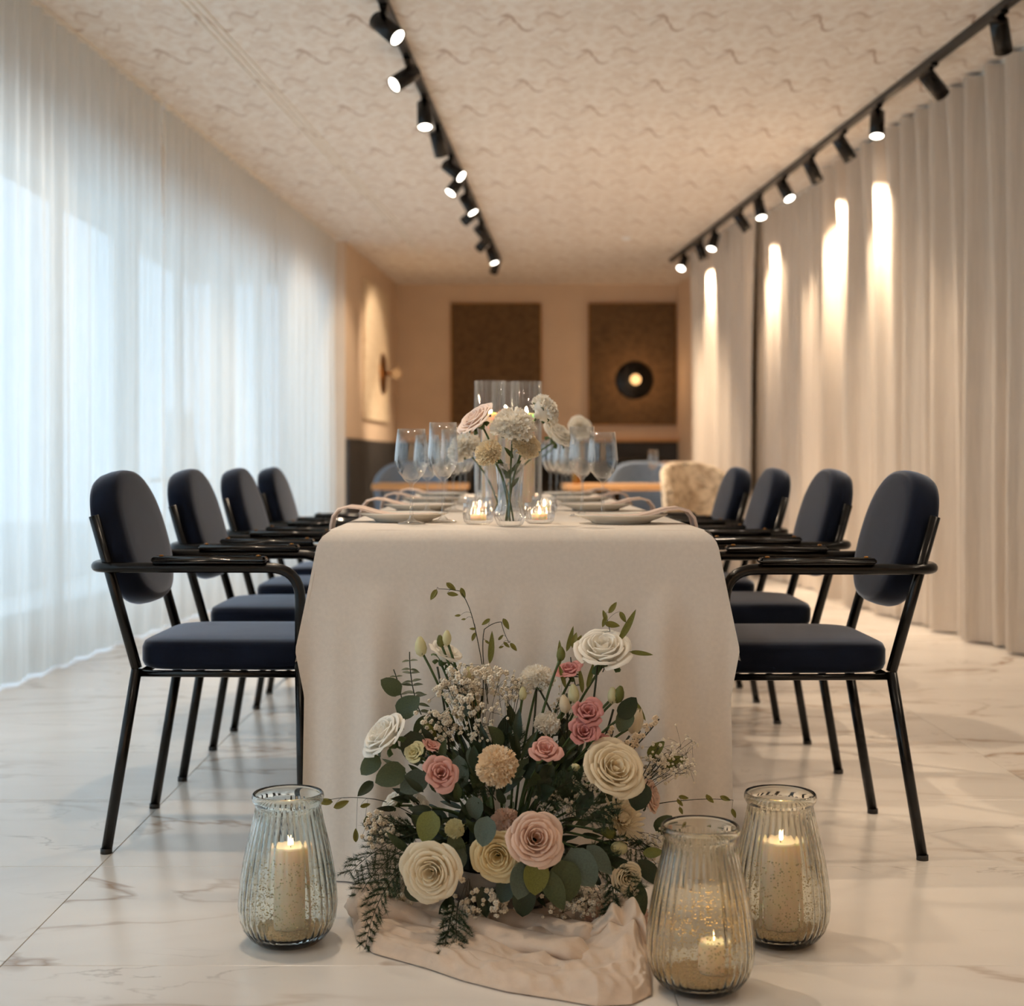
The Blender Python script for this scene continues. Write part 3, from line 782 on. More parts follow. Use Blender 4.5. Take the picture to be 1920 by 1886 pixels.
def flame(parent, z):
    obj('wick', tube([(0, 0, z - 0.004), (0.001, 0, z + 0.006)], 0.0008, 6), M_track, parent)
    obj('flame', lathe([(0.0, z + 0.003), (0.0028, z + 0.005), (0.0036, z + 0.009), (0.0026, z + 0.015), (0.001, z + 0.021), (0.0, z + 0.024)], 12), M_flame, parent)
def candle(name, label, loc, r, h, group=None):
    t = thing(name, label, 'candle', loc, 0, group)
    obj('wax_body', lathe([(0, 0), (r - 0.002, 0), (r, 0.003), (r, h - 0.004), (r - 0.003, h), (r - 0.008, h - 0.002), (r * 0.3, h - 0.004), (0, h - 0.005)], 28), M_wax, t)
    flame(t, h - 0.004)
# tall ribbed hurricane tubes with candles in the middle of the table
def tube_glass(h, r, n=64, rib=18):
    return lathe([(0.0, 0.0), (r, 0.0), (r, 0.004), (r, h), (r - 0.003, h), (r - 0.003, 0.006), (0, 0.006)], n * 2, rib, 0.0019, lambda z: 1 if z > 0.003 else 0)
tubes = [((919 - CX) * 4.35 / FPX, 4.35, 0.397, 0.046, 'left'), ((987 - CX) * 4.38 / FPX, 4.38, 0.397, 0.046, 'right'), ((948 - CX) * 4.75 / FPX, 4.75, 0.417, 0.044, 'middle, set behind the other two')]
for x, y, h, r, w in tubes:
    o = obj('hurricane_glass', tube_glass(h, r), M_tube, loc=(x, y, TZ + 0.0012)); tag(o, 'tall ribbed glass candle cylinder on the table, ' + w + ' of three', 'candle holder', 'ribbed candle cylinders')
    candle('pillar_candle', 'lit white candle inside the ribbed glass cylinder, ' + w + ' of three', (x, y, TZ + 0.0075), 0.026, h - 0.105, 'candles in the ribbed cylinders')
# votives
vot_me = mesh('votive_glass', *lathe([(0, 0.0), (0.028, 0.0), (0.034, 0.006), (0.037, 0.022), (0.035, 0.04), (0.036, 0.05), (0.0335, 0.05), (0.0325, 0.04), (0.034, 0.022), (0.031, 0.01), (0, 0.008)], 96, 20, 0.0009, lambda z: 1 if 0.004 < z < 0.044 else 0))
VOT = [(-0.05, 3.42, 'left of the front flower vase'), (0.098, 3.46, 'right of the front flower vase'), (-0.055, 3.98, 'left of the centre line before the candle cylinders'), (0.13, 4.1, 'right of the centre line before the candle cylinders'), (-0.04, 5.05, 'left of the rear flower vase'), (0.12, 5.2, 'right of the rear flower vase')]
for x, y, w in VOT:
    t = thing('votive_holder', 'small ribbed glass votive with a tealight, ' + w, 'candle holder', (x, y, TZ + 0.0012), 0, 'glass votives on the table')
    obj('votive_glass', vot_me, M_tube, t)
    obj('tealight', lathe([(0, 0), (0.019, 0), (0.019, 0.014), (0.017, 0.0145), (0, 0.013)], 20), M_wax, t, loc=(0, 0, 0.0085))
    f = obj('flame', lathe([(0.0, 0.023), (0.002, 0.025), (0.0025, 0.028), (0.0014, 0.036), (0.0, 0.040)], 10), M_flames, t)

# ================================================================ FLOWER SHAPES (all face +Z, unit radius about 1)
def petal(a0, w, prof, nu=6, cup=0.25, ruff=0.04, seed=0.0, tipdrop=0.3):
    """prof: list of (radius, z) base to tip; bent around the axis at angle a0 with half angle w"""
    m = len(prof)
    V, F = [], []
    for j in range(m):
        t = j / (m - 1); ww = w * (0.45 + 0.55 * min(1, t * 1.8)) * (1 - 0.10 * max(0, t - 0.7) / 0.3)
        for i in range(nu + 1):
            u = i / nu * 2 - 1
            a = a0 + u * ww
            te = t * (1 - 0.30 * abs(u) ** 2.6 * t) * (m - 1); k0 = min(int(te), m - 2); fr_ = te - k0
            r = prof[k0][0] * (1 - fr_) + prof[k0 + 1][0] * fr_; z = prof[k0][1] * (1 - fr_) + prof[k0 + 1][1] * fr_
            rr = r * (1 + 0.06 * u * u * t) + ruff * t * t * nz(u * 2.0 + seed, t * 2, seed * 1.7)
            zz = z - tipdrop * u * u * t ** 3 * 0.5 + ruff * t * nz(u * 2.5, seed * 2.1, t)
            V.append((rr * cos(a), rr * sin(a), zz))
    for j in range(m - 1):
        for i in range(nu):
            q = j * (nu + 1) + i; F.append((q, q + 1, q + nu + 2, q + nu + 1))
    return V, F
def rose_geo(seed=0, n=24, openness=1.0, height=0.95):
    rr = random.Random(seed); g = []
    for k in range(n):
        t = (k / (n - 1)) ** 0.85
        a0 = k * 2.39996 + rr.uniform(-0.2, 0.2)
        rt = 0.13 + (0.80 * t * openness)
        zt = height * (0.80 - 0.40 * t ** 1.6) + rr.uniform(-0.03, 0.03)
        w = 1.35 - 0.62 * t
        rb = 0.07 + 0.10 * t
        curl = 0.10 * t ** 1.2
        prof = [(rb, -0.18 * t), (rb + (rt - rb) * 0.42, zt * 0.16 - 0.05 * t), (rb + (rt - rb) * 0.72, zt * 0.46), (rt * 0.9, zt * 0.76), (rt, zt * 0.95), (rt + curl * 0.8, zt), (rt + curl * 1.7, zt - curl * 0.55)]
        g.append(petal(a0, w, prof, 7, ruff=0.05, seed=seed * 3.1 + k * 1.3, tipdrop=0.28))
    return join(*g)
def lisi_geo(seed=0, n=15):
    rr = random.Random(seed); g = []
    for k in range(n):
        t = k / (n - 1); a0 = k * 2.39996 + rr.uniform(-0.2, 0.2)
        rt = 0.16 + 0.70 * t; zt = 0.72 - 0.22 * t + rr.uniform(-0.04, 0.04)
        prof = [(0.05, -0.25), (0.10 + 0.14 * t, -0.02), (rt * 0.66, zt * 0.32), (rt * 0.88, zt * 0.72), (rt * 1.0, zt), (rt * 1.12 + 0.05 * t, zt * 1.0), (rt * 1.16 + 0.14 * t, zt - 0.07 * t)]
        g.append(petal(a0, 1.15 - 0.42 * t, prof, 9, ruff=0.11, seed=seed * 5.3 + k * 2.7, tipdrop=0.15))
    return join(*g)
def carn_geo(seed=0, n=110, flat=0.74):
    rr = random.Random(seed); g = []
    for k in range(n):
        zc = 1 - 1.15 * (k + 0.5) / n; a = k * 2.39996
        s = math.sqrt(max(0, 1 - zc * zc)); d = Vector((s * cos(a), s * sin(a), zc * flat + 0.05)).normalized()
        d = d * (flat + (1 - flat) * s)
        dn = d.normalized(); side = Quaternion(dn, rr.uniform(0, PI)) @ dn.orthogonal().normalized(); nor = dn.cross(side)
        L = rr.uniform(0.86, 1.06); V, F = [], []; nu = 8
        for j, t in enumerate((0.62, 0.82, 0.94, 1.0)):
            for i in range(nu + 1):
                u = i / nu * 2 - 1
                wv = 0.21 * (0.55 + 0.6 * t) * u
                zig = (0.035 if i % 2 else -0.025) if j == 3 else 0
                rip = 0.07 * ((t - 0.6) / 0.4) * sin(u * 7 + k) + 0.05 * (t - 0.6) / 0.4
                V.append(d * (L * t + zig - 0.05 * u * u * t) + side * wv + nor * rip)
        for j in range(3):
            for i in range(nu): q = j * (nu + 1) + i; F.append((q, q + 1, q + nu + 2, q + nu + 1))
        g.append((V, F))
    core = lathe([(0.0, -0.35), (0.4, -0.3), (0.66, -0.1), (0.72, 0.12), (0.6, 0.36), (0.36, 0.5), (0.0, 0.56)], 18)
    g.append(core); g.append(lathe([(0.0, -0.62), (0.16, -0.58), (0.22, -0.4), (0.34, -0.3)], 10))
    return join(*g)
def mum_geo(seed=0, n=120):
    rr = random.Random(seed); g = []
    for k in range(n):
        t = (k + 0.5) / n; a = k * 2.39996; el = PI / 2 * (1 - t * 0.95)
        d = Vector((cos(el) * cos(a), cos(el) * sin(a), sin(el) * 0.75 + 0.1)); side = Vector((-sin(a), cos(a), 0)); up = d.normalized().cross(side)
        L = (0.55 + 0.5 * t) * rr.uniform(0.9, 1.06); V, F = [], []
        for j, (s, w, h) in enumerate(((0.1, 0.03, 0), (0.5, 0.07, 0.04), (0.85, 0.075, 0.02), (1.0, 0.02, -0.05))):
            for u in (-1, 0, 1): V.append(d * (L * s) + side * (u * w) + up * (-h - 0.02 * abs(u)))
        for j in range(3):
            for i in range(2): q = j * 3 + i; F.append((q, q + 1, q + 4, q + 3))
        g.append((V, F))
    return join(*g)
def bud_geo(seed=0):
    g = []
    for k in range(6):
        prof = [(0.08, -1.0), (0.42, -0.7), (0.52, -0.2), (0.42, 0.4), (0.22, 0.85), (0.1, 1.0)]
        g.append(petal(k * 1.2566, 0.85, [(r * (1 + 0.05 * k % 2), z) for r, z in prof], 5, ruff=0.06, seed=seed + k, tipdrop=0.1))
    return join(*g)
calyx_g = join(lathe([(0.0, -0.42), (0.10, -0.4), (0.2, -0.25), (0.24, -0.08), (0.16, -0.02)], 12),
               *[petal(k * 1.2566, 0.22, [(0.14, -0.2), (0.3, -0.1), (0.5, -0.02), (0.66, -0.08), (0.75, -0.2)], 2, ruff=0.05, seed=k) for k in range(5)])
calyx_me = mesh('calyx', *calyx_g); calyx_me.materials.append(M_stem)
BL = {}
def bloom_mesh(kind, seed, m):
    key = (kind, seed, m.name)
    if key not in BL:
        g = {'rose': lambda: rose_geo(seed), 'openrose': lambda: rose_geo(seed, 26, 1.12, 0.75), 'lisi': lambda: lisi_geo(seed, 15), 'carn': lambda: carn_geo(seed), 'mum': lambda: mum_geo(seed), 'bud': lambda: bud_geo(seed)}[kind]()
        me = mesh(kind, *g); me.materials.append(m); BL[key] = me
    return BL[key]
BNAME = {'rose': 'rose_bloom', 'openrose': 'rose_bloom', 'lisi': 'lisianthus_bloom', 'carn': 'carnation_bloom', 'mum': 'chrysanthemum_bloom', 'bud': 'flower_bud'}
def bloom(parent, org, kind, m, pos, r, d, seed, label=None, calyx=True):
    b = obj(BNAME[kind], bloom_mesh(kind, seed, m), None, parent, loc=Vector(pos) - Vector(org), label=label)
    aim(b, d, seed * 1.3); b.scale = (r, r, r)
    if calyx: obj('calyx', calyx_me, None, b)
    return b
def leaf_geo(L, w, tip=1.0, fold=0.15, bend=0.2, nu=8):
    """leaf along +Y from origin, face +Z"""
    V, F = [], []
    for i in range(nu + 1):
        t = i / nu
        ww = w * (sin(PI * t ** 0.8) ** (0.75 * tip)) if 0 < t < 1 else 0.001
        for u in (-1, -0.5, 0, 0.5, 1):
            V.append((u * ww / 2, t * L, abs(u) * ww * fold - bend * L * t * t + 0.001))
    for i in range(nu):
        for j in range(4): q = i * 5 + j; F.append((q, q + 1, q + 6, q + 5))
    return V, F
LEAF = {}
def leaf_mesh(kind, m):
    key = (kind, m.name)
    if key not in LEAF:
        g = {'round': leaf_geo(1, 0.74, 0.8, 0.08, 0.12), 'oval': leaf_geo(1, 0.5, 1.0, 0.12, 0.15), 'blade': leaf_geo(1, 0.2, 1.0, 0.2, 0.1), 'narrow': leaf_geo(1, 0.3, 1.0, 0.15, 0.25, 5)}[kind]
        me = mesh('leaf', *g); me.materials.append(m); LEAF[key] = me
    return LEAF[key]
def orient_leaf(o, d, face):
    d = Vector(d).normalized(); f = Vector(face); f = f - d * f.dot(d)
    if f.length < 1e-3: f = d.orthogonal()
    f.normalize(); x = d.cross(f)
    o.rotation_mode = 'QUATERNION'; o.rotation_quaternion = Matrix((x, d, f)).transposed().to_quaternion()
def leaf(parent, org, kind, m, p, L, d, face=(0, -1, 0.3), name='leaf', label=None):
    o = obj(name, leaf_mesh(kind, m), None, parent, loc=Vector(p) - Vector(org), label=label)
    orient_leaf(o, d, face); o.scale = (L, L, L)
    return o

# ---------------------------------------------------------------- flowers in glass vases on the table
def cut_flower(name, label, kind, m, vase, top, d, r, seed, group):
    base = Vector(vase) + Vector((R.uniform(-0.012, 0.012), R.uniform(-0.012, 0.012), 0.012))
    t = thing(name, label, 'flower', base, 0, group)
    top = Vector(top); d = Vector(d).normalized()
    end = top - d * r * 0.4 - base
    mid = Vector((end.x * 0.25, end.y * 0.25, end.z * 0.6))
    obj('stem', tube(bez((0, 0, 0), mid, end, 10), 0.0023, 7), M_stem, t)
    bloom(t, base, kind, m, top, r, d, seed)
    if seed % 2 == 0:
        for q in (0.55, 0.7):
            leaf(t, (0, 0, 0), 'narrow', M_stem, mid * q * 1.4, 0.035, (0.6 * (1 if q < 0.6 else -1), 0, 0.8))
bud_vase_me = mesh('bud_vase', *lathe([(0, 0), (0.024, 0), (0.030, 0.004), (0.036, 0.02), (0.034, 0.036), (0.027, 0.05), (0.028, 0.09), (0.034, 0.145), (0.0315, 0.145), (0.0255, 0.09), (0.0245, 0.052), (0.031, 0.036), (0.032, 0.022), (0.024, 0.012), (0, 0.011)], 96, 16, 0.0011, lambda z: 1 if 0.01 < z < 0.14 else 0))
def bud_vase(x, y, w):
    o = obj('bud_vase', bud_vase_me, M_tube, loc=(x, y, TZ + 0.0012)); tag(o, 'small ribbed clear glass vase of white flowers, ' + w, 'vase', 'flower vases on the table')
    return (x, y, TZ + 0.0012)
v1 = bud_vase(0.025, 3.30, 'at the front of the table')
g1 = 'flowers in the front table vase'
cut_flower('rose_stem', 'blush garden rose leaning left in the front table vase', 'openrose', M_paleblush, v1, P(897, 792, 3.3), (-0.6, -0.35, 0.7), 0.047, 2, g1)
cut_flower('carnation_stem', 'large white carnation in the middle of the front table vase', 'carn', M_white, v1, P(962, 802, 3.27), (0.05, -0.5, 0.85), 0.052, 3, g1)
cut_flower('carnation_stem', 'white carnation turned away to the right in the front table vase', 'carn', M_white, v1, P(1018, 772, 3.36), (0.75, 0.3, 0.5), 0.042, 4, g1)
cut_flower('carnation_stem', 'small cream carnation low on the left of the front table vase', 'carn', M_cream, v1, P(917, 850, 3.25), (-0.4, -0.7, 0.4), 0.033, 5, g1)
cut_flower('carnation_stem', 'cream carnation low on the right of the front table vase', 'carn', M_cream, v1, P(985, 838, 3.29), (0.4, -0.6, 0.5), 0.036, 6, g1)
v2 = bud_vase(-0.01, 4.0, 'just behind the front one')
cut_flower('carnation_stem', 'white carnation leaning left in the second table vase', 'carn', M_white, v2, P(872, 842, 4.0), (-0.5, -0.4, 0.6), 0.05, 7, 'flowers in the second table vase')
cut_flower('rose_stem', 'white rose leaning right in the second table vase', 'rose', M_white, v2, P(1042, 822, 4.0), (0.5, -0.4, 0.6), 0.05, 8, 'flowers in the second table vase')
v3 = bud_vase(0.06, 5.3, 'in the far half of the table')
cut_flower('rose_stem', 'white rose in the far table vase, to the right', 'rose', M_white, v3, P(1086, 806, 5.3), (0.2, -0.8, 0.4), 0.05, 9, 'flowers in the far table vase')
cut_flower('carnation_stem', 'white carnation in the far table vase, to the left', 'carn', M_white, v3, P(985, 812, 5.3), (-0.3, -0.5, 0.7), 0.05, 10, 'flowers in the far table vase')

# ================================================================ FLOOR VASES
def fv_profile():
    out = [(0.0, 0.0), (0.052, 0.0), (0.060, 0.003), (0.072, 0.012), (0.083, 0.028), (0.0900, 0.048), (0.0925, 0.07), (0.0915, 0.095), (0.088, 0.125), (0.083, 0.155), (0.077, 0.185), (0.071, 0.21), (0.0655, 0.233), (0.0625, 0.248), (0.0615, 0.258), (0.0635, 0.264), (0.0672, 0.269), (0.0682, 0.275), (0.067, 0.281), (0.0645, 0.2835)]
    inn = [(0.0620, 0.281), (0.0615, 0.274), (0.0590, 0.262), (0.0585, 0.25), (0.062, 0.232), (0.0675, 0.209), (0.0735, 0.184), (0.0795, 0.154), (0.0845, 0.125), (0.088, 0.095), (0.089, 0.07), (0.0865, 0.05), (0.079, 0.03), (0.066, 0.0175), (0.05, 0.0125), (0.0, 0.011)]
    return out + inn
fv_me = {}
def fv_rad(z):
    pr = [(0.066, 0.0175), (0.079, 0.03), (0.0865, 0.05), (0.089, 0.07), (0.088, 0.095), (0.0845, 0.125), (0.0795, 0.154), (0.0735, 0.184)]
    for (r0, z0), (r1, z1) in zip(pr, pr[1:]):
        if z <= z1: return r0 + (r1 - r0) * (z - z0) / (z1 - z0)
    return pr[-1][0]
def floor_vase(label, x, y, gl, cr, chh, clabel, seed):
    base = lathe(fv_profile(), 216, 36, 0.0013, lambda z: 1 if 0.02 < z < 0.25 else 0)
    t = thing('glass_vase', label, 'vase', (x, y, 0), 0, None)
    obj('vase_glass', base, gl, t)
    rr = random.Random(seed); g = []
    for k in range(2000):
        z = 0.02 + 0.15 * rr.random() ** 1.6; a = rr.uniform(0, 2 * PI); r = fv_rad(z) - 0.0035
        s = rr.uniform(0.0010, 0.0022); c = Vector((r * cos(a), r * sin(a), z))
        g.append(([c + Vector(d) * s for d in ((1, 0, 0), (-1, 0, 0), (0, 1, 0), (0, -1, 0), (0, 0, 1), (0, 0, -1))],
                  [(0, 2, 4), (2, 1, 4), (1, 3, 4), (3, 0, 4), (2, 0, 5), (1, 2, 5), (3, 1, 5), (0, 3, 5)]))
    obj('clinging_grains', join(*g), M_grain, t, kind='stuff')
    so = obj('sand', lathe([(0.0, 0.013), (0.049, 0.014), (0.064, 0.0185), (0.07, 0.023), (0.06, 0.026), (0.03, 0.028), (0.0, 0.0275)], 40), M_sand, loc=(x, y, 0), kind='stuff')
    tag(so, 'layer of pale sand at the bottom of the ' + clabel[1], 'sand'); 
    candle('pillar_candle', clabel[0], (x + clabel[2], y, 0.0275), cr, chh)
floor_vase('clear greenish ribbed glass vase with a candle, standing left of the flowers', (540 - CX) * 2.70 / FPX, 2.70, M_vase_g, 0.034, 0.155, ('lit pillar candle inside the ribbed vase left of the flowers', 'left floor vase', 0.004), 1)
floor_vase('ribbed glass vase with a short candle, frontmost of the two at the right', (1313 - CX) * 2.46 / FPX, 2.46, M_vase_a, 0.026, 0.055, ('short lit candle inside the frontmost ribbed vase at the right', 'front right floor vase', 0.022), 2)
floor_vase('ribbed glass vase with a tall candle, rear one of the two at the right', (1463 - CX) * 2.70 / FPX, 2.70, M_vase_a, 0.039, 0.165, ('tall lit pillar candle inside the rear ribbed vase at the right', 'rear right floor vase', 0.002), 3)

# ================================================================ GAUZE ON THE FLOOR
def fl(px, py):
    D = EYE * FPX / (py - CY); return Vector(((px - CX) * D / FPX, D))
fr = [fl(*p) for p in ((668, 1765), (700, 1790), (800, 1818), (870, 1842), (950, 1862), (1040, 1876), (1120, 1890), (1185, 1886), (1222, 1868))]
bk = [fl(*p) for p in ((650, 1690), (690, 1672), (790, 1665), (880, 1660), (960, 1660), (1040, 1660), (1120, 1668), (1190, 1690), (1216, 1730))]
def lerp_list(lst, t):
    f = t * (len(lst) - 1); i = min(int(f), len(lst) - 2); a = f - i
    return lst[i] * (1 - a) + lst[i + 1] * a
def gauze(u, v):
    p = lerp_list(fr, u) * (1 - v) + lerp_list(bk, u) * v
    wob = 0.06 * nz(u * 5, 3.0) + 0.03 * nz(u * 13, 7.0)
    c1 = 0.30 + 0.10 * u + wob                                                     # crease between the flat fold and the roll
    h = 0.012 * (1 - math.exp(-(v / 0.04) ** 2)) * (1 if v < c1 else math.exp(-((v - c1) / 0.02) ** 2))
    h += 0.040 * math.exp(-((v - c1 - 0.085) / 0.050) ** 2) * (0.75 + 0.35 * sin(u * 7 + 1))
    h += 0.026 * math.exp(-((v - c1 - 0.24 - 0.05 * sin(u * 9)) / 0.05) ** 2)
    h += 0.022 * math.exp(-((v - c1 - 0.40 - 0.04 * sin(u * 13 + 2)) / 0.045) ** 2)
    h += 0.02 * math.exp(-((u - 0.12) / 0.085) ** 2 - ((v - 0.50) / 0.17) ** 2)     # left puff
    kn = math.exp(-((u - 0.85) / 0.085) ** 2 - ((v - 0.46) / 0.20) ** 2)             # bunched knot at right
    rad = math.hypot((v - 0.46), (u - 0.84) * 2.4); ang = math.atan2(v - 0.46, (u - 0.84) * 2.4)
    def rid(a, b, c): return 1 - abs(nz(a, b, c)) * 2.6
    h += kn * (0.040 + 0.009 * rid(u * 14 + v * 4, v * 4 - u * 5, 3.0) + 0.010 * rid(u * 9 - v * 5, v * 7 + u * 6, 9.0) - 0.025 * math.exp(-(rad / 0.06) ** 2))
    h += 0.007 * max(0, rid(u * 4 + v, v * 9 - u * 4, 5.0)) + 0.004 * max(0, rid(u * 9 - v * 2, v * 14 + u * 5, 7.0))
    h += 0.008 * nz(u * 8 + v * 5, v * 9 - u * 3, 1.0) + 0.004 * nz(u * 26 + v * 10, v * 18, 5.0)
    if v > 0.8: h *= 1 - 0.6 * (v - 0.8) / 0.2
    e = max(0.0, min(1, v / 0.05, (1 - v) / 0.05, u / 0.04, (1 - u) / 0.04))
    roll = math.exp(-((v - c1 - 0.055) / 0.035) ** 2) * 0.030 + math.exp(-((v - c1 - 0.21 - 0.05 * sin(u * 9)) / 0.035) ** 2) * 0.02
    return (p.x, p.y - roll * e, 0.003 + max(0.002, h + 0.006) * max(0, e) ** 0.5)
def roll(px_pts, r, flat, seed, n=22, m=46):
    """a soft gathered fold of the cloth lying along floor points"""
    ctl = [fl(*p) for p in px_pts]; V, F = [], []
    for i in range(m + 1):
        t = i / m; p = lerp_list(ctl, t); p2 = lerp_list(ctl, min(1, t + 0.02)); p1 = lerp_list(ctl, max(0, t - 0.02))
        d = (p2 - p1).normalized(); sd = Vector((d.y, -d.x))
        env = min(1, 6 * t + 0.15, 6 * (1 - t) + 0.15)
        for k in range(n):
            a = 2 * PI * k / n
            rr = r * env * (1 + 0.55 * nz(t * 5 + seed, cos(a) * 0.9, sin(a) * 0.9 + seed) + 0.22 * nz(t * 12, cos(a) * 3.2, sin(a) * 3.2 + seed))
            o_ = sd * cos(a) * rr * 1.25
            V.append((p.x + o_.x, p.y + o_.y, 0.004 + max(0.0, r * env * flat * 0.8 + sin(a) * rr * flat)))
    for i in range(m):
        for k in range(n):
            k2 = (k + 1) % n; F.append((i * n + k, i * n + k2, (i + 1) * n + k2, (i + 1) * n + k))
    return V, F
folds = [roll(((684, 1752), (760, 1786), (880, 1810), (1000, 1836), (1120, 1848)), 0.020, 0.62, 1.0),
         roll(((700, 1722), (800, 1754), (930, 1780), (1040, 1808), (1130, 1822)), 0.027, 0.85, 4.0),
         roll(((740, 1700), (860, 1728), (980, 1750), (1080, 1776), (1140, 1796)), 0.026, 0.95, 8.0),
         roll(((690, 1764), (694, 1720), (730, 1690), (800, 1690)), 0.034, 0.9, 12.0)]
o = obj('gauze_cloth', join(grid(gauze, 260, 190), *folds), M_gauze)
tag(o, 'rumpled beige gauze cloth on the marble floor under the flower arrangement', 'cloth')

# ================================================================ FLOOR FLOWER ARRANGEMENT
AC = Vector((0.012, 2.84, 0.0))
FA = thing('flower_arrangement', 'large arrangement of white, cream and pink flowers standing before the table', 'flower arrangement', AC)
DC = 2.84
obj('bowl', lathe([(0, 0.045), (0.08, 0.045), (0.11, 0.052), (0.135, 0.09), (0.145, 0.125), (0.139, 0.125), (0.128, 0.095), (0.0, 0.085)], 48), M_bowl, FA)
obj('bowl_foot', lathe([(0.0, 0.0), (0.07, 0.0), (0.075, 0.01), (0.075, 0.046), (0.0, 0.046)], 40), M_bowl, FA)
obj('foam_block', bbox(-0.10, 0.10, -0.09, 0.09, 0.09, 0.20, 0.03), M_foam, FA)
def q(px, py, dd=0.0): return P(px, py, DC + dd)
HEART = Vector((0.012, 2.86, 0.17))
def stem_to(pos, r=0.0022, m=None, sag=0.0):
    e = Vector(pos) - AC; s = HEART - AC + Vector((e.x * 0.25, e.y * 0.2, 0))
    mid = s * 0.5 + e * 0.5 + Vector((-e.x * 0.12, 0, 0.03 + sag))
    obj('stem', tube(bez(s, mid, e, 9), r, 6), m or M_stem, FA)
def fb(kind, m, px, py, rpx, d, dd, seed, label=None, stem=True, calyx=True):
    p = q(px, py, dd); r = rpx * (DC + dd) / FPX
    bloom(FA, AC, kind, m, p, r, d, seed, label, calyx)
    if stem: stem_to(p - Vector(d).normalized() * r * 0.3, 0.0026)
fb('rose', M_white, 730, 1388, 50, (-0.62, -0.35, 0.65), -0.05, 11, 'white rose at the left edge')
fb('rose', M_white, 1132, 1232, 56, (-0.06, -0.52, 0.86), 0.06, 12, 'tall white rose at the upper right')
fb('openrose', M_cream, 1148, 1448, 56, (0.28, -0.75, 0.62), -0.10, 13, 'open cream rose at the right')
fb('openrose', M_cream, 812, 1632, 54, (-0.22, -0.95, 0.05), -0.17, 14, 'open cream rose at the lower left')
fb('rose', M_blush, 1002, 1575, 54, (0.1, -0.9, 0.42), -0.19, 15, 'blush pink rose at the centre')
fb('openrose', M_yellowc, 934, 1602, 46, (-0.1, -0.97, 0.05), -0.16, 16, 'butter yellow rose at the centre')
fb('rose', M_blush, 1210, 1495, 34, (0.85, -0.35, 0.2), -0.02, 17)
fb('rose', M_cream, 1172, 1642, 30, (0.3, -0.9, -0.05), -0.14, 18, 'small cream rose at the lower right')
fb('carn', M_peach, 932, 1437, 40, (0.0, -0.88, 0.45), -0.14, 21, 'peach carnation at the centre')
fb('carn', M_white, 1008, 1276, 34, (0.02, -0.25, 0.95), 0.04, 22)
fb('carn', M_white, 1026, 1358, 26, (0.05, -0.6, 0.75), 0.0, 23)
fb('carn', M_yellowc, 878, 1332, 28, (-0.15, -0.4, 0.85), 0.05, 24)
fb('carn', M_blush, 948, 1545, 30, (0.0, -0.8, 0.6), -0.08, 25)
fb('mum', M_cream, 1162, 1538, 52, (0.55, -0.55, 0.55), -0.06, 26, 'cream chrysanthemum at the right edge')
fb('lisi', M_pink, 826, 1452, 35, (0.1, -0.88, 0.42), -0.13, 31, 'pink lisianthus at the left')
fb('lisi', M_pink, 1022, 1414, 31, (0.05, -0.62, 0.75), -0.11, 32, 'pink lisianthus at the centre right')
fb('lisi', M_rose, 1101, 1342, 31, (0.1, -0.7, 0.65), -0.05, 33, 'deep pink lisianthus at the right, upper one')
fb('lisi', M_rose, 1096, 1378, 29, (-0.05, -0.75, 0.6), -0.07, 34, 'deep pink lisianthus at the right, lower one')
fb('lisi', M_rose, 1070, 1264, 27, (-0.2, -0.4, 0.9), 0.07, 35)
fb('lisi', M_rose, 1128, 1392, 17, (0.4, -0.6, 0.5), -0.06, 36)
fb('lisi', M_pink, 806, 1404, 20, (0.3, -0.3, 0.8), -0.05, 37)
fb('lisi', M_greenpet, 780, 1414, 21, (-0.3, -0.7, 0.5), -0.07, 38)
fb('lisi', M_white, 832, 1236, 36, (0.45, -0.25, 0.8), 0.03, 39, 'white lisianthus at the upper left')
fb('lisi', M_white, 742, 1506, 24, (-0.6, -0.2, 0.6), 0.02, 40)
fb('lisi', M_white, 782, 1512, 24, (0.5, -0.3, 0.6), 0.0, 41)
fb('carn', M_greenpet, 853, 1553, 19, (-0.1, -0.9, 0.3), -0.14, 42)
for i, (px, py, r, d, m) in enumerate([(788, 1212, 19, (-0.1, 0, 1), M_greenpet), (838, 1196, 15, (0.05, 0, 1), M_greenpet), (826, 1202, 12, (-0.15, 0, 1), M_leafy), (1170, 1336, 22, (0.3, -0.1, 1), M_peach), (1192, 1352, 26, (0.25, -0.2, 0.9), M_cream),
                                     (1148, 1304, 16, (0.0, 0, 1), M_greenpet), (1160, 1302, 17, (0.25, 0, 1), M_leafy), (1076, 1300, 18, (-0.1, 0, 1), M_greenpet), (1058, 1320, 18, (-0.2, 0, 1), M_cream), (1052, 1226, 14, (0.05, 0, 1), M_leafy),
                                     (1152, 1478, 14, (0.2, -0.9, 0.2), M_leafy), (1080, 1438, 12, (0.3, -0.8, 0.2), M_greenpet), (1140, 1562, 18, (-0.7, -0.5, 0.3), M_leafy), (1160, 1590, 22, (-0.5, -0.6, 0.2), M_greenpet), (980, 1300, 13, (0, 0, 1), M_greenpet), (806, 1372, 20, (-0.4, -0.1, 0.9), M_leafy), (878, 1262, 13, (0.1, 0, 1), M_greenpet)]):
    fb('bud', m, px, py, r, d, 0.0 if py < 1400 else -0.1, 50 + i % 4, None, True, False)
# loose dusty blooms on the gauze
fb('carn', M_blush, 1128, 1722, 34, (0.0, -0.8, 0.55), -0.10, 27, None, False)
fb('mum', M_blush, 1192, 1728, 34, (0.3, -0.6, 0.6), -0.10, 28, None, False, False)

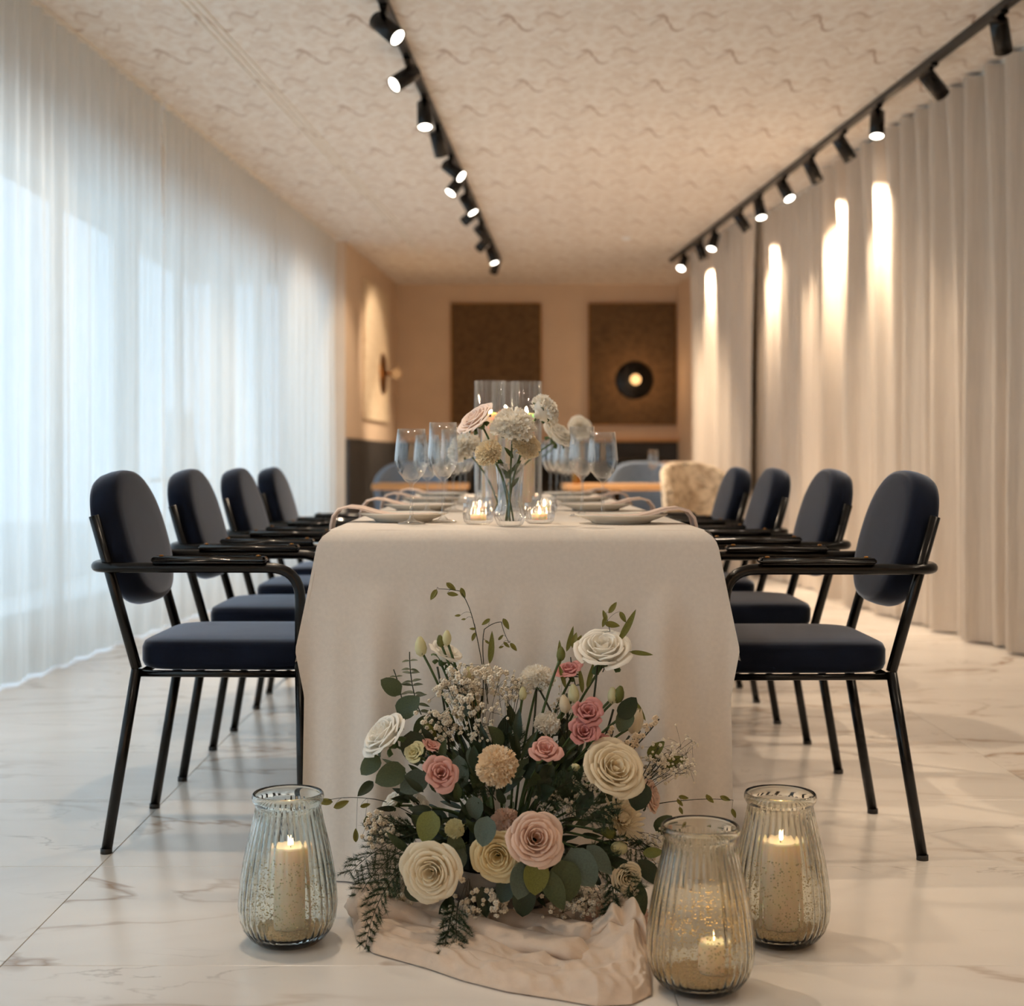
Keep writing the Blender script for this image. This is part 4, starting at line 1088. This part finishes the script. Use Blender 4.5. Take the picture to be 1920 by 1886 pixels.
# eucalyptus and other large leaves: (px, py, length px, direction x z, kind, material, depth)
LV = [(712, 1418, 48, -0.8, -0.7, 'round', M_leaf, -.05), (760, 1440, 62, -0.95, -0.4, 'round', M_leaf, -.06), (800, 1450, 60, -0.9, -0.6, 'round', M_leafb, -.05), (782, 1512, 58, 0.5, -0.9, 'round', M_leafd, -.03),
      (812, 1520, 62, -0.3, -0.9, 'round', M_leafy, -.15), (915, 1530, 58, -0.2, -0.95, 'round', M_leafb, -.19), (888, 1492, 46, 0.1, -1, 'round', M_leafb, -.12), (752, 1300, 46, -0.8, 0.6, 'round', M_leaf, .02),
      (985, 1612, 74, -0.15, -1, 'round', M_leafb, -.21), (1005, 1610, 68, 0.0, -1, 'round', M_leafy, -.215), (1070, 1590, 84, 0.5, -0.85, 'round', M_leafb, -.19), (1050, 1612, 84, 0.25, -0.95, 'round', M_leaf, -.20), (1020, 1632, 82, 0.5, -0.9, 'oval', M_leaf, -.205), (985, 1660, 60, -0.1, -1, 'round', M_leafd, -.17),
      (1205, 1465, 60, -0.2, -1.0, 'round', M_leafd, -.1), (1100, 1585, 70, 0.7, -0.7, 'oval', M_leafb, -.16), (870, 1590, 70, -0.5, -0.9, 'oval', M_leafb, -.15), (845, 1560, 64, 0.4, -0.9, 'oval', M_leaf, -.14), (860, 1415, 70, 0.1, -1, 'oval', M_leafb, -.08), (880, 1400, 60, 0.4, -0.9, 'oval', M_leafb, -.07),
      (770, 1370, 66, 0.2, -0.95, 'round', M_leafd, -.04), (745, 1340, 56, 0.7, 0.6, 'round', M_leaf, 0.0), (812, 1345, 54, -0.6, -0.7, 'round', M_leaf, 0.0), (1180, 1330, 46, -0.4, -0.8, 'round', M_leaf, -0.03), (1160, 1345, 50, 0.5, 0.5, 'round', M_leafd, -0.04), (1230, 1560, 44, 0.6, 0.7, 'round', M_leaf, -0.02),
      (1196, 1612, 66, 0.7, -0.7, 'oval', M_leafd, -.12), (1190, 1650, 70, 0.2, -1, 'oval', M_leaf, -.12), (1205, 1600, 40, 0.9, 0.1, 'oval', M_leafy, -.1), (920, 1250, 0, 0, 1, 'oval', M_leafy, 0),
      (1055, 1440, 64, 0.1, -1, 'oval', M_leafd, -.1), (1030, 1432, 60, -0.3, -0.9, 'oval', M_leafd, -.1), (900, 1500, 60, -0.6, -0.6, 'oval', M_leafd, -.08), (1110, 1480, 60, -0.5, -0.8, 'oval', M_leafd, -.08), (1215, 1420, 46, 0.5, 0.6, 'oval', M_leafy, 0.0), (1240, 1435, 50, 0.9, 0.3, 'oval', M_leafy, 0.0),
      (700, 1465, 40, -0.5, -0.4, 'oval', M_leafd, 0), (870, 1300, 44, 0.1, -1, 'oval', M_leafb, -0.02), (1125, 1200, 0, 0, 1, 'oval', M_leafy, 0), (760, 1660, 46, 0.8, -0.6, 'round', M_leafd, -.15), (905, 1660, 60, 0.1, -1, 'oval', M_leafd, -.13), (845, 1680, 56, -0.3, -0.9, 'oval', M_leafd, -.1), (960, 1640, 56, -0.4, -0.9, 'round', M_leafd, -.16)]
for px, py, L, dx, dz, k, m, dd in LV:
    if not L: continue
    leaf(FA, AC, k, m, q(px, py, dd), L * (DC + dd) / FPX, (dx, R.uniform(-0.35, 0.1), dz), (R.uniform(-0.4, 0.4), -1, R.uniform(0.0, 0.5)))
for px, py, L, dx, dz, dd in [(918, 1245, 62, 0.1, 1, 0.05), (1160, 1202, 68, 0.55, 0.95, 0.06), (1180, 1222, 46, 1, -0.12, 0.05), (1048, 1250, 50, 0.05, 1, 0.06), (1062, 1222, 50, 0.3, 1, 0.08), (1185, 1310, 50, 0.6, -0.9, 0.0), (1060, 1290, 46, -0.25, 1, 0.05), (1100, 1290, 50, 0.3, 1, 0.05), (1092, 1300, 50, -0.1, 1, 0.05)]:
    leaf(FA, AC, 'blade', M_leafy, q(px, py, dd), L * (DC + dd) / FPX, (dx, 0, dz), (0.3, -1, 0.2))
# dark filling foliage between the flowers, leaf by leaf
rr = random.Random(21)
for k in range(285):
    a = rr.uniform(0, 2 * PI); e = rr.uniform(-0.75, 1.05)
    rad = rr.uniform(0.45, 0.95)
    p = Vector((0.012 + 0.235 * rad * cos(a) * cos(e), 2.86 + 0.17 * rad * sin(a) * cos(e), 0.20 + 0.21 * rad * sin(e)))
    d = (p - Vector((0.012, 2.88, 0.14))).normalized() + Vector((rr.uniform(-.5, .5), rr.uniform(-.5, .5), rr.uniform(-.4, .5)))
    leaf(FA, AC, rr.choice(['oval', 'narrow', 'narrow', 'blade']), rr.choice([M_leafd, M_leafd, M_leafd, M_leaf]), p, rr.uniform(0.035, 0.07), d, (rr.uniform(-.5, .5), -1, rr.uniform(-.2, .7)))
# upright dark stems in the upper half
for px, py, px2, py2 in [(1112, 1500, 1010, 1290), (985, 1480, 1006, 1290), (880, 1450, 905, 1290), (845, 1440, 820, 1250), (930, 1450, 890, 1330), (1060, 1450, 1062, 1300), (1090, 1450, 1120, 1250), (1130, 1440, 1180, 1380), (1140, 1450, 1200, 1370), (1110, 1440, 1150, 1330), (900, 1440, 875, 1290), (1075, 1450, 1085, 1330)]:
    obj('stem', tube(bez(q(px, py, 0.02) - AC, q((px + px2) / 2 + 6, (py + py2) / 2, 0.0) - AC, q(px2, py2, 0.03) - AC, 8), 0.0022, 6), M_stemd, FA)

# small leaved eucalyptus sprig, upper left
def sprig(pts, n, L, m, dd):
    path = [q(x, y, dd) - AC for x, y in pts]
    path = bez(path[0], path[1], path[2], 16)
    obj('stem', tube(path, 0.0012, 5), M_stemd, FA)
    for i in range(n):
        f = 0.12 + 0.88 * i / n; p = path[min(16, int(f * 16))]
        for s in (-1, 1):
            leaf(FA, AC, 'oval', m, p + AC, L * (1.1 - 0.5 * f), (s, R.uniform(-0.4, 0.4), R.uniform(-0.15, 0.35)), (0, -0.4, 1))
sprig(((790, 1340), (768, 1290), (768, 1222)), 9, 0.026, M_leaf, 0.02)
sprig(((760, 1350), (752, 1290), (738, 1255)), 5, 0.020, M_leaf, 0.03)
sprig(((1080, 1290), (1072, 1255), (1070, 1232)), 4, 0.016, M_leafd, 0.08)
# oat stems with flat spikelets
def oat(stem_px, spikes, dd):
    path = [q(x, y, dd) - AC for x, y in stem_px]
    pts = []
    for a, b, c in zip(path[::2], path[1::2], path[2::2]): pts += bez(a, b, c, 8)
    s = obj('oat_stem', tube(pts, 0.0011, 5, 0.0006), M_stemd, FA)
    for x, y, L, ang in spikes:
        p = q(x, y, dd) - AC
        near = min(pts, key=lambda c: (c - p).length)
        d = Vector((cos(ang), 0.1, sin(ang)))
        L2 = L * (DC + dd) / FPX
        o2 = obj('spikelet', leaf_mesh('spike', M_oat), None, s, loc=p - d.normalized() * L2 / 2)
        orient_leaf(o2, d, (R.uniform(-.4, .4), -1, R.uniform(-.3, .5))); o2.scale = (L2, L2, L2)
        obj('pedicel', tube(bez(near, near * 0.5 + (p - d.normalized() * L2 / 2) * 0.5 + Vector((0, 0, 0.008)), p - d.normalized() * L2 / 2, 5), 0.0004, 4), M_stemd, s)
spike_me = mesh('spikelet', *join(leaf_geo(1, 0.38, 1.0, 0.3, 0.0, 8), ([Vector((x, y, -z - 0.01)) for x, y, z in leaf_geo(1, 0.38, 1.0, 0.3, 0.0, 8)[0]], leaf_geo(1, 0.38, 1.0, 0.3, 0.0, 8)[1]))); spike_me.materials.append(M_oat)
LEAF[('spike', M_oat.name)] = spike_me
oat(((915, 1320), (905, 1240), (889, 1170), (878, 1125), (862, 1108), (840, 1104), (822, 1104)), [(813, 1115, 24, -2.1), (846, 1100, 24, -0.7), (849, 1114, 22, -0.15), (868, 1112, 22, -1.2), (858, 1154, 12, -3.0), (869, 1161, 9, -3.0), (888, 1194, 18, -1.9), (886, 1179, 12, 3.1)], 0.06)
oat(((915, 1300), (900, 1220), (908, 1180), (925, 1166), (940, 1166), (945, 1190), (955, 1205)), [(911, 1166, 20, -2.5), (949, 1170, 24, -1.1), (939, 1195, 14, 0.8), (914, 1204, 12, -0.7), (950, 1209, 16, -0.7), (963, 1213, 20, -0.9), (940, 1213, 10, 0.3)], 0.07)
oat(((1130, 1260), (1150, 1220), (1145, 1190), (1140, 1165), (1136, 1152)), [(1149, 1139, 26, 0.95), (1134, 1154, 22, 1.9), (1133, 1166, 22, -1.9), (1148, 1171, 30, -0.2), (1168, 1157, 24, -1.05), (1126, 1190, 16, 0.1), (1077, 1200, 30, 1.3), (1086, 1198, 18, 1.0), (1095, 1199, 18, 1.0)], 0.08)
oat(((800, 1545), (740, 1500), (690, 1497), (650, 1492), (615, 1500)), [(609, 1503, 30, 3.1), (640, 1508, 32, 0.4), (587, 1536, 26, -2.0), (685, 1510, 20, 0.25), (688, 1538, 28, 1.2), (667, 1566, 26, 1.6)], 0.02)
oat(((1200, 1515), (1240, 1503), (1290, 1500), (1330, 1496), (1375, 1500)), [(1282, 1495, 20, -0.2), (1331, 1498, 22, -0.8), (1360, 1497, 22, -0.4), (1275, 1505, 18, -0.9), (1277, 1520, 16, -1.2), (1376, 1525, 20, -1.2)], 0.0)
# baby's breath: clouds of tiny blossoms on hair-thin twigs
def ico(c, r):
    V = [c + Vector(d) * r for d in ((1, 0, 0), (-1, 0, 0), (0, 1, 0), (0, -1, 0), (0, 0, 1), (0, 0, -1))]
    return V, [(0, 2, 4), (2, 1, 4), (1, 3, 4), (3, 0, 4), (2, 0, 5), (1, 2, 5), (3, 1, 5), (0, 3, 5)]
def puff(c, r, k):
    g = []
    for i in range(5):
        a = i * 1.2566 + k; d = Vector((cos(a), -0.6, sin(a))) * r * 0.55
        g.append(ico(c + d, r * 0.6))
    return join(*g)
def gyp(px, py, rx, ry, n, dd, root, size=0.0034, seed=0):
    n = int(n * 1.8)
    r_ = random.Random(seed); B, T = [], []
    rt = q(root[0], root[1], dd + 0.01) - AC
    cen = q(px, py, dd) - AC
    hubs = [cen + Vector((r_.gauss(0, .4) * rx, r_.gauss(0, .4) * 40, r_.gauss(0, .4) * ry)) * ((DC + dd) / FPX) for _ in range(max(3, n // 9))]
    for h in hubs: T.append(tube(bez(rt, rt * 0.5 + h * 0.5 + Vector((0, 0, 0.01)), h, 5), 0.0006, 4, cap=False))
    for i in range(n):
        h = hubs[i % len(hubs)]
        p = h + Vector((r_.gauss(0, .45) * rx, r_.gauss(0, .4) * 30, r_.gauss(0, .45) * ry)) * ((DC + dd) / FPX) * 0.7
        T.append(tube([h, (h + p) / 2 + Vector((0, 0, 0.002)), p], 0.0003, 3, cap=False))
        B.append(puff(p, size * 1.3 * r_.uniform(0.7, 1.2), i))
    b = obj('gypsophila_blossoms', join(*B), M_gyp, FA, kind='stuff')
    obj('gypsophila_twigs', join(*T), M_stemd, b, kind='stuff')
gyp(862, 1292, 50, 46, 100, -0.01, (900, 1440), 0.0042, 1)
gyp(915, 1262, 26, 22, 36, 0.0, (905, 1400), 0.004, 2)
gyp(960, 1285, 40, 30, 60, 0.05, (950, 1420), 0.0026, 3)
gyp(1050, 1320, 26, 34, 28, 0.06, (1060, 1440), 0.0022, 4)
gyp(1240, 1430, 44, 34, 90, -0.02, (1180, 1510), 0.0026, 5)
gyp(1282, 1420, 30, 44, 40, 0.0, (1210, 1470), 0.0018, 6)
gyp(1222, 1588, 26, 34, 70, -0.06, (1160, 1560), 0.0026, 7)
gyp(876, 1725, 34, 34, 46, -0.13, (880, 1640), 0.0042, 8)
gyp(935, 1690, 26, 34, 30, -0.14, (930, 1620), 0.004, 9)
gyp(745, 1678, 32, 26, 56, -0.06, (800, 1590), 0.0040, 10)
gyp(1090, 1690, 60, 34, 110, -0.12, (1060, 1590), 0.0032, 11)
gyp(1055, 1490, 42, 44, 46, -0.08, (1060, 1560), 0.0032, 12)
gyp(815, 1395, 34, 34, 36, -0.02, (860, 1450), 0.003, 13)
gyp(715, 1555, 34, 28, 40, -0.02, (790, 1560), 0.004, 14)
gyp(905, 1375, 44, 40, 50, -0.03, (920, 1440), 0.003, 15)
gyp(1110, 1470, 34, 34, 24, -0.09, (1090, 1540), 0.003, 16)
gyp(840, 1355, 40, 30, 30, -0.02, (880, 1440), 0.0034, 17)
# statice: rows of cream buds along a stem
def statice(p0, p1, n, dd, seed):
    r_ = random.Random(seed); g, s = [], []
    a, b = q(*p0, dd) - AC, q(*p1, dd) - AC
    s.append(tube(bez(a, (a + b) / 2 + Vector((0, 0, -0.01)), b, 6), 0.0014, 5))
    for i in range(n):
        f = 0.3 + 0.7 * i / n; p = a * (1 - f) + b * f
        e = p + Vector((r_.uniform(-0.006, 0.006), r_.uniform(-0.006, 0.003), r_.uniform(0.002, 0.014)))
        s.append(tube([p, e], 0.0009, 4)); g.append(puff(e, 0.0052, i))
    o2 = obj('statice_flowers', join(*g), M_peach, FA, kind='stuff'); obj('statice_stem', join(*s), M_stemd, o2)
statice((1140, 1450), (1236, 1348), 20, -0.03, 1)
statice((1130, 1450), (1190, 1385), 14, -0.05, 2)
statice((1120, 1460), (1150, 1370), 10, -0.04, 3)
# asparagus fern plumes
def fern(px_pts, n, bl, dd0, dd1, seed, wid=0.0009):
    r_ = random.Random(seed); V, F = [], []
    a, b, c = q(*px_pts[0], dd0) - AC, q(*px_pts[1], (dd0 + dd1) / 2) - AC, q(*px_pts[2], dd1) - AC
    path = bez(a, b, c, 20)
    st = obj('fern_stem', tube(path, 0.0013, 5, 0.0006), M_stemd, FA)
    for i in range(n):
        f = 0.1 + 0.9 * i / n; k = f * 20; k0 = min(19, int(k)); p = path[k0].lerp(path[k0 + 1], k - k0); tg = (path[k0 + 1] - path[k0]).normalized()
        side = tg.cross(Vector((0, 1, 0.2))).normalized() * (1 if i % 2 else -1)
        bd = (side + tg * 0.7 + Vector((r_.uniform(-.3, .3), r_.uniform(-.8, .8), r_.uniform(-.3, .3)))).normalized()
        L = bl * (0.4 + 0.6 * sin(PI * (0.15 + 0.8 * f))) * r_.uniform(0.7, 1.2)
        for w in range(14):
            s = (w + 1) / 14; bp = p + bd * L * s + Vector((0, 0, -0.15 * L * s * s))
            for z in range(5):
                nd = (bd * 1.0 + Vector((r_.gauss(0, .6), r_.gauss(0, .6), r_.gauss(0, .6)))).normalized() * r_.uniform(0.007, 0.015)
                sd = nd.cross(Vector((0.3, 1, 0.2))).normalized() * wid * 0.5
                n0 = len(V); V += [bp - sd, bp + sd, bp + nd]; F.append((n0, n0 + 1, n0 + 2))
    obj('fern_needles', (V, F), M_fern, st, kind='stuff')
fern(((800, 1560), (720, 1570), (652, 1640)), 26, 0.045, -0.05, -0.02, 1)
fern(((790, 1580), (715, 1600), (668, 1690)), 26, 0.045, -0.06, -0.04, 2)
fern(((800, 1590), (740, 1620), (690, 1700)), 24, 0.04, -0.08, -0.09, 3)
fern(((790, 1600), (700, 1660), (685, 1780)), 26, 0.022, -0.1, -0.20, 4)
fern(((860, 1690), (850, 1740), (860, 1800)), 24, 0.03, -0.16, -0.27, 5)
fern(((850, 1700), (835, 1760), (828, 1815)), 18, 0.018, -0.16, -0.30, 6)
fern(((780, 1550), (740, 1540), (690, 1560)), 20, 0.035, -0.04, 0.0, 7)
fern(((1060, 1530), (1110, 1500), (1150, 1530)), 24, 0.04, -0.14, -0.14, 8)
fern(((1000, 1520), (1040, 1470), (1090, 1460)), 24, 0.04, -0.12, -0.12, 9)
fern(((930, 1500), (900, 1460), (880, 1450)), 20, 0.04, -0.1, -0.08, 10)
fern(((1080, 1600), (1150, 1600), (1195, 1680)), 24, 0.035, -0.14, -0.16, 11)
fern(((1140, 1640), (1170, 1690), (1110, 1780)), 22, 0.02, -0.14, -0.22, 12)
fern(((960, 1430), (985, 1390), (960, 1370)), 20, 0.03, -0.03, 0.0, 13)
fern(((1120, 1560), (1180, 1590), (1215, 1600)), 18, 0.03, -0.1, -0.08, 14)

# ================================================================ FAR END OF THE ROOM
def tub_chair(label, x, y, rz, m, cat='chair', name='tub_chair'):
    t = thing(name, label, cat, (x, y, 0), rz)
    # faces -Y in local space
    def shell(u, v):
        a = PI * (0.02 + 0.96 * u); top = 0.90 - 0.20 * (1 - sin(a)) ** 1.4
        z = 0.40 + (top - 0.40) * v; r = 0.24 + 0.03 * v
        return (r * 1.12 * cos(a), r * sin(a) - 0.02, z)
    def shell_in(u, v):
        x_, y_, z_ = shell(1 - u, v); return (x_ * 0.82, (y_ + 0.02) * 0.82 - 0.02, z_)
    og = grid(shell, 32, 8); ig = grid(shell_in, 32, 8)
    rim = grid(lambda u, v: tuple(Vector(shell(u, 1)) * (1 - v) + Vector(shell_in(1 - u, 1)) * v + Vector((0, 0, 0.015 * sin(PI * v)))), 32, 3)
    ends = [grid(lambda u, v, e=e: tuple(Vector(shell(e, u)) * (1 - v) + Vector(shell_in(1 - e, u)) * v), 4, 2) for e in (0, 1)]
    obj('backrest', join(og, ig, rim, *ends), m, t)
    obj('seat', move(pad(0.5, 0.48, 0.11, 0.5, 36), (0, -0.02, 0.42)), m, t)
    for sx in (-1, 1):
        for sy in (-1, 1):
            obj('leg', tube([(sx * 0.2, sy * 0.18 - 0.02, 0), (sx * 0.16, sy * 0.15 - 0.02, 0.38)], 0.01, 8, 0.014), M_black, t)
    return t
def bistro(label, x, y, w):
    t = thing('bistro_table', label, 'table', (x, y, 0))
    obj('tabletop', bbox(-w / 2, w / 2, -0.35, 0.35, 0.705, 0.75, 0.006), M_wood, t, False)
    obj('column', tube([(0, 0, 0.02), (0, 0, 0.705)], 0.035, 14), M_black, t)
    obj('base', lathe([(0, 0), (0.22, 0), (0.22, 0.012), (0.05, 0.024), (0, 0.024)], 28), M_black, t)
bistro('small oak table at the far end of the room, right of the long table', 0.86, 10.5, 0.78)
bistro('small oak table at the far end of the room, left of the long table', -0.58, 10.7, 0.7)
tub_chair('pale blue upholstered chair behind the far right oak table', 1.16, 11.35, 0, M_tub)
tub_chair('pale blue upholstered chair behind the far left oak table', -0.72, 11.5, 0, M_tub)
tub_chair('taupe upholstered chair at the far right, half hidden by the curtain', 1.50, 11.9, 0.0, M_taupe)
tub_chair('floral patterned tub chair beside the far right curtain', 1.30, 9.0, 0.5, M_floral)
# low bench cushion along the back wall
t = thing('banquette', 'dark upholstered banquette along the back wall', 'bench', (0.40, 15.24, 0))
obj('seat', bbox(-1.44, 1.44, -0.28, 0.3, 0.3, 0.46, 0.03), M_dark, t)
obj('plinth', box(-1.4, 1.4, -0.22, 0.3, 0, 0.3), M_black, t, False)
for k in range(4):
    obj('back_cushion', bbox(-1.43 + k * 0.717, -0.725 + k * 0.717, 0.18, 0.34, 0.46, 0.95, 0.03), M_dark, t)
wg3 = obj('wine_glass', wg[1], M_wine, loc=(1.12, 10.35, 0.75)); tag(wg3, 'wine glass standing on the far right oak table', 'wine glass')
bt = thing('water_bottle', 'small amber bottle on the far right oak table', 'bottle', (0.56, 10.3, 0.75))
obj('bottle_body', lathe([(0, 0), (0.035, 0), (0.037, 0.01), (0.037, 0.1), (0.02, 0.14), (0.013, 0.16), (0.013, 0.19), (0, 0.19)], 20), M_brass, bt)
obj('cap', lathe([(0, 0.19), (0.014, 0.19), (0.014, 0.21), (0, 0.21)], 14), M_black, bt)

# outside on the terrace, seen through the sheer curtain
t = thing('terrace_table', 'slim round table with thin wooden legs outside the sheer curtain', 'table', (-2.38, 10.6, -0.02))
obj('tabletop', lathe([(0, 0.78), (0.23, 0.78), (0.24, 0.79), (0.24, 0.805), (0, 0.805)], 32), M_wood, t)
for k in range(3):
    a = k * 2.094 + 0.4; obj('leg', tube([(0.2 * cos(a), 0.2 * sin(a), 0), (0.16 * cos(a), 0.16 * sin(a), 0.78)], 0.012, 8), M_wood, t)
t = thing('garden_lantern', 'white bell shaped lantern on the terrace table outside the sheer curtain', 'lantern', (-2.38, 10.6, 0.786))
obj('lantern_body', lathe([(0, 0), (0.155, 0), (0.16, 0.02), (0.145, 0.12), (0.11, 0.27), (0.10, 0.43), (0.11, 0.48), (0.0, 0.48)], 32), M_lantern, t)
obj('handle', tube(bez((-0.09, 0, 0.475), (0, 0, 0.58), (0.09, 0, 0.475), 10), 0.006, 8), M_brass, t)
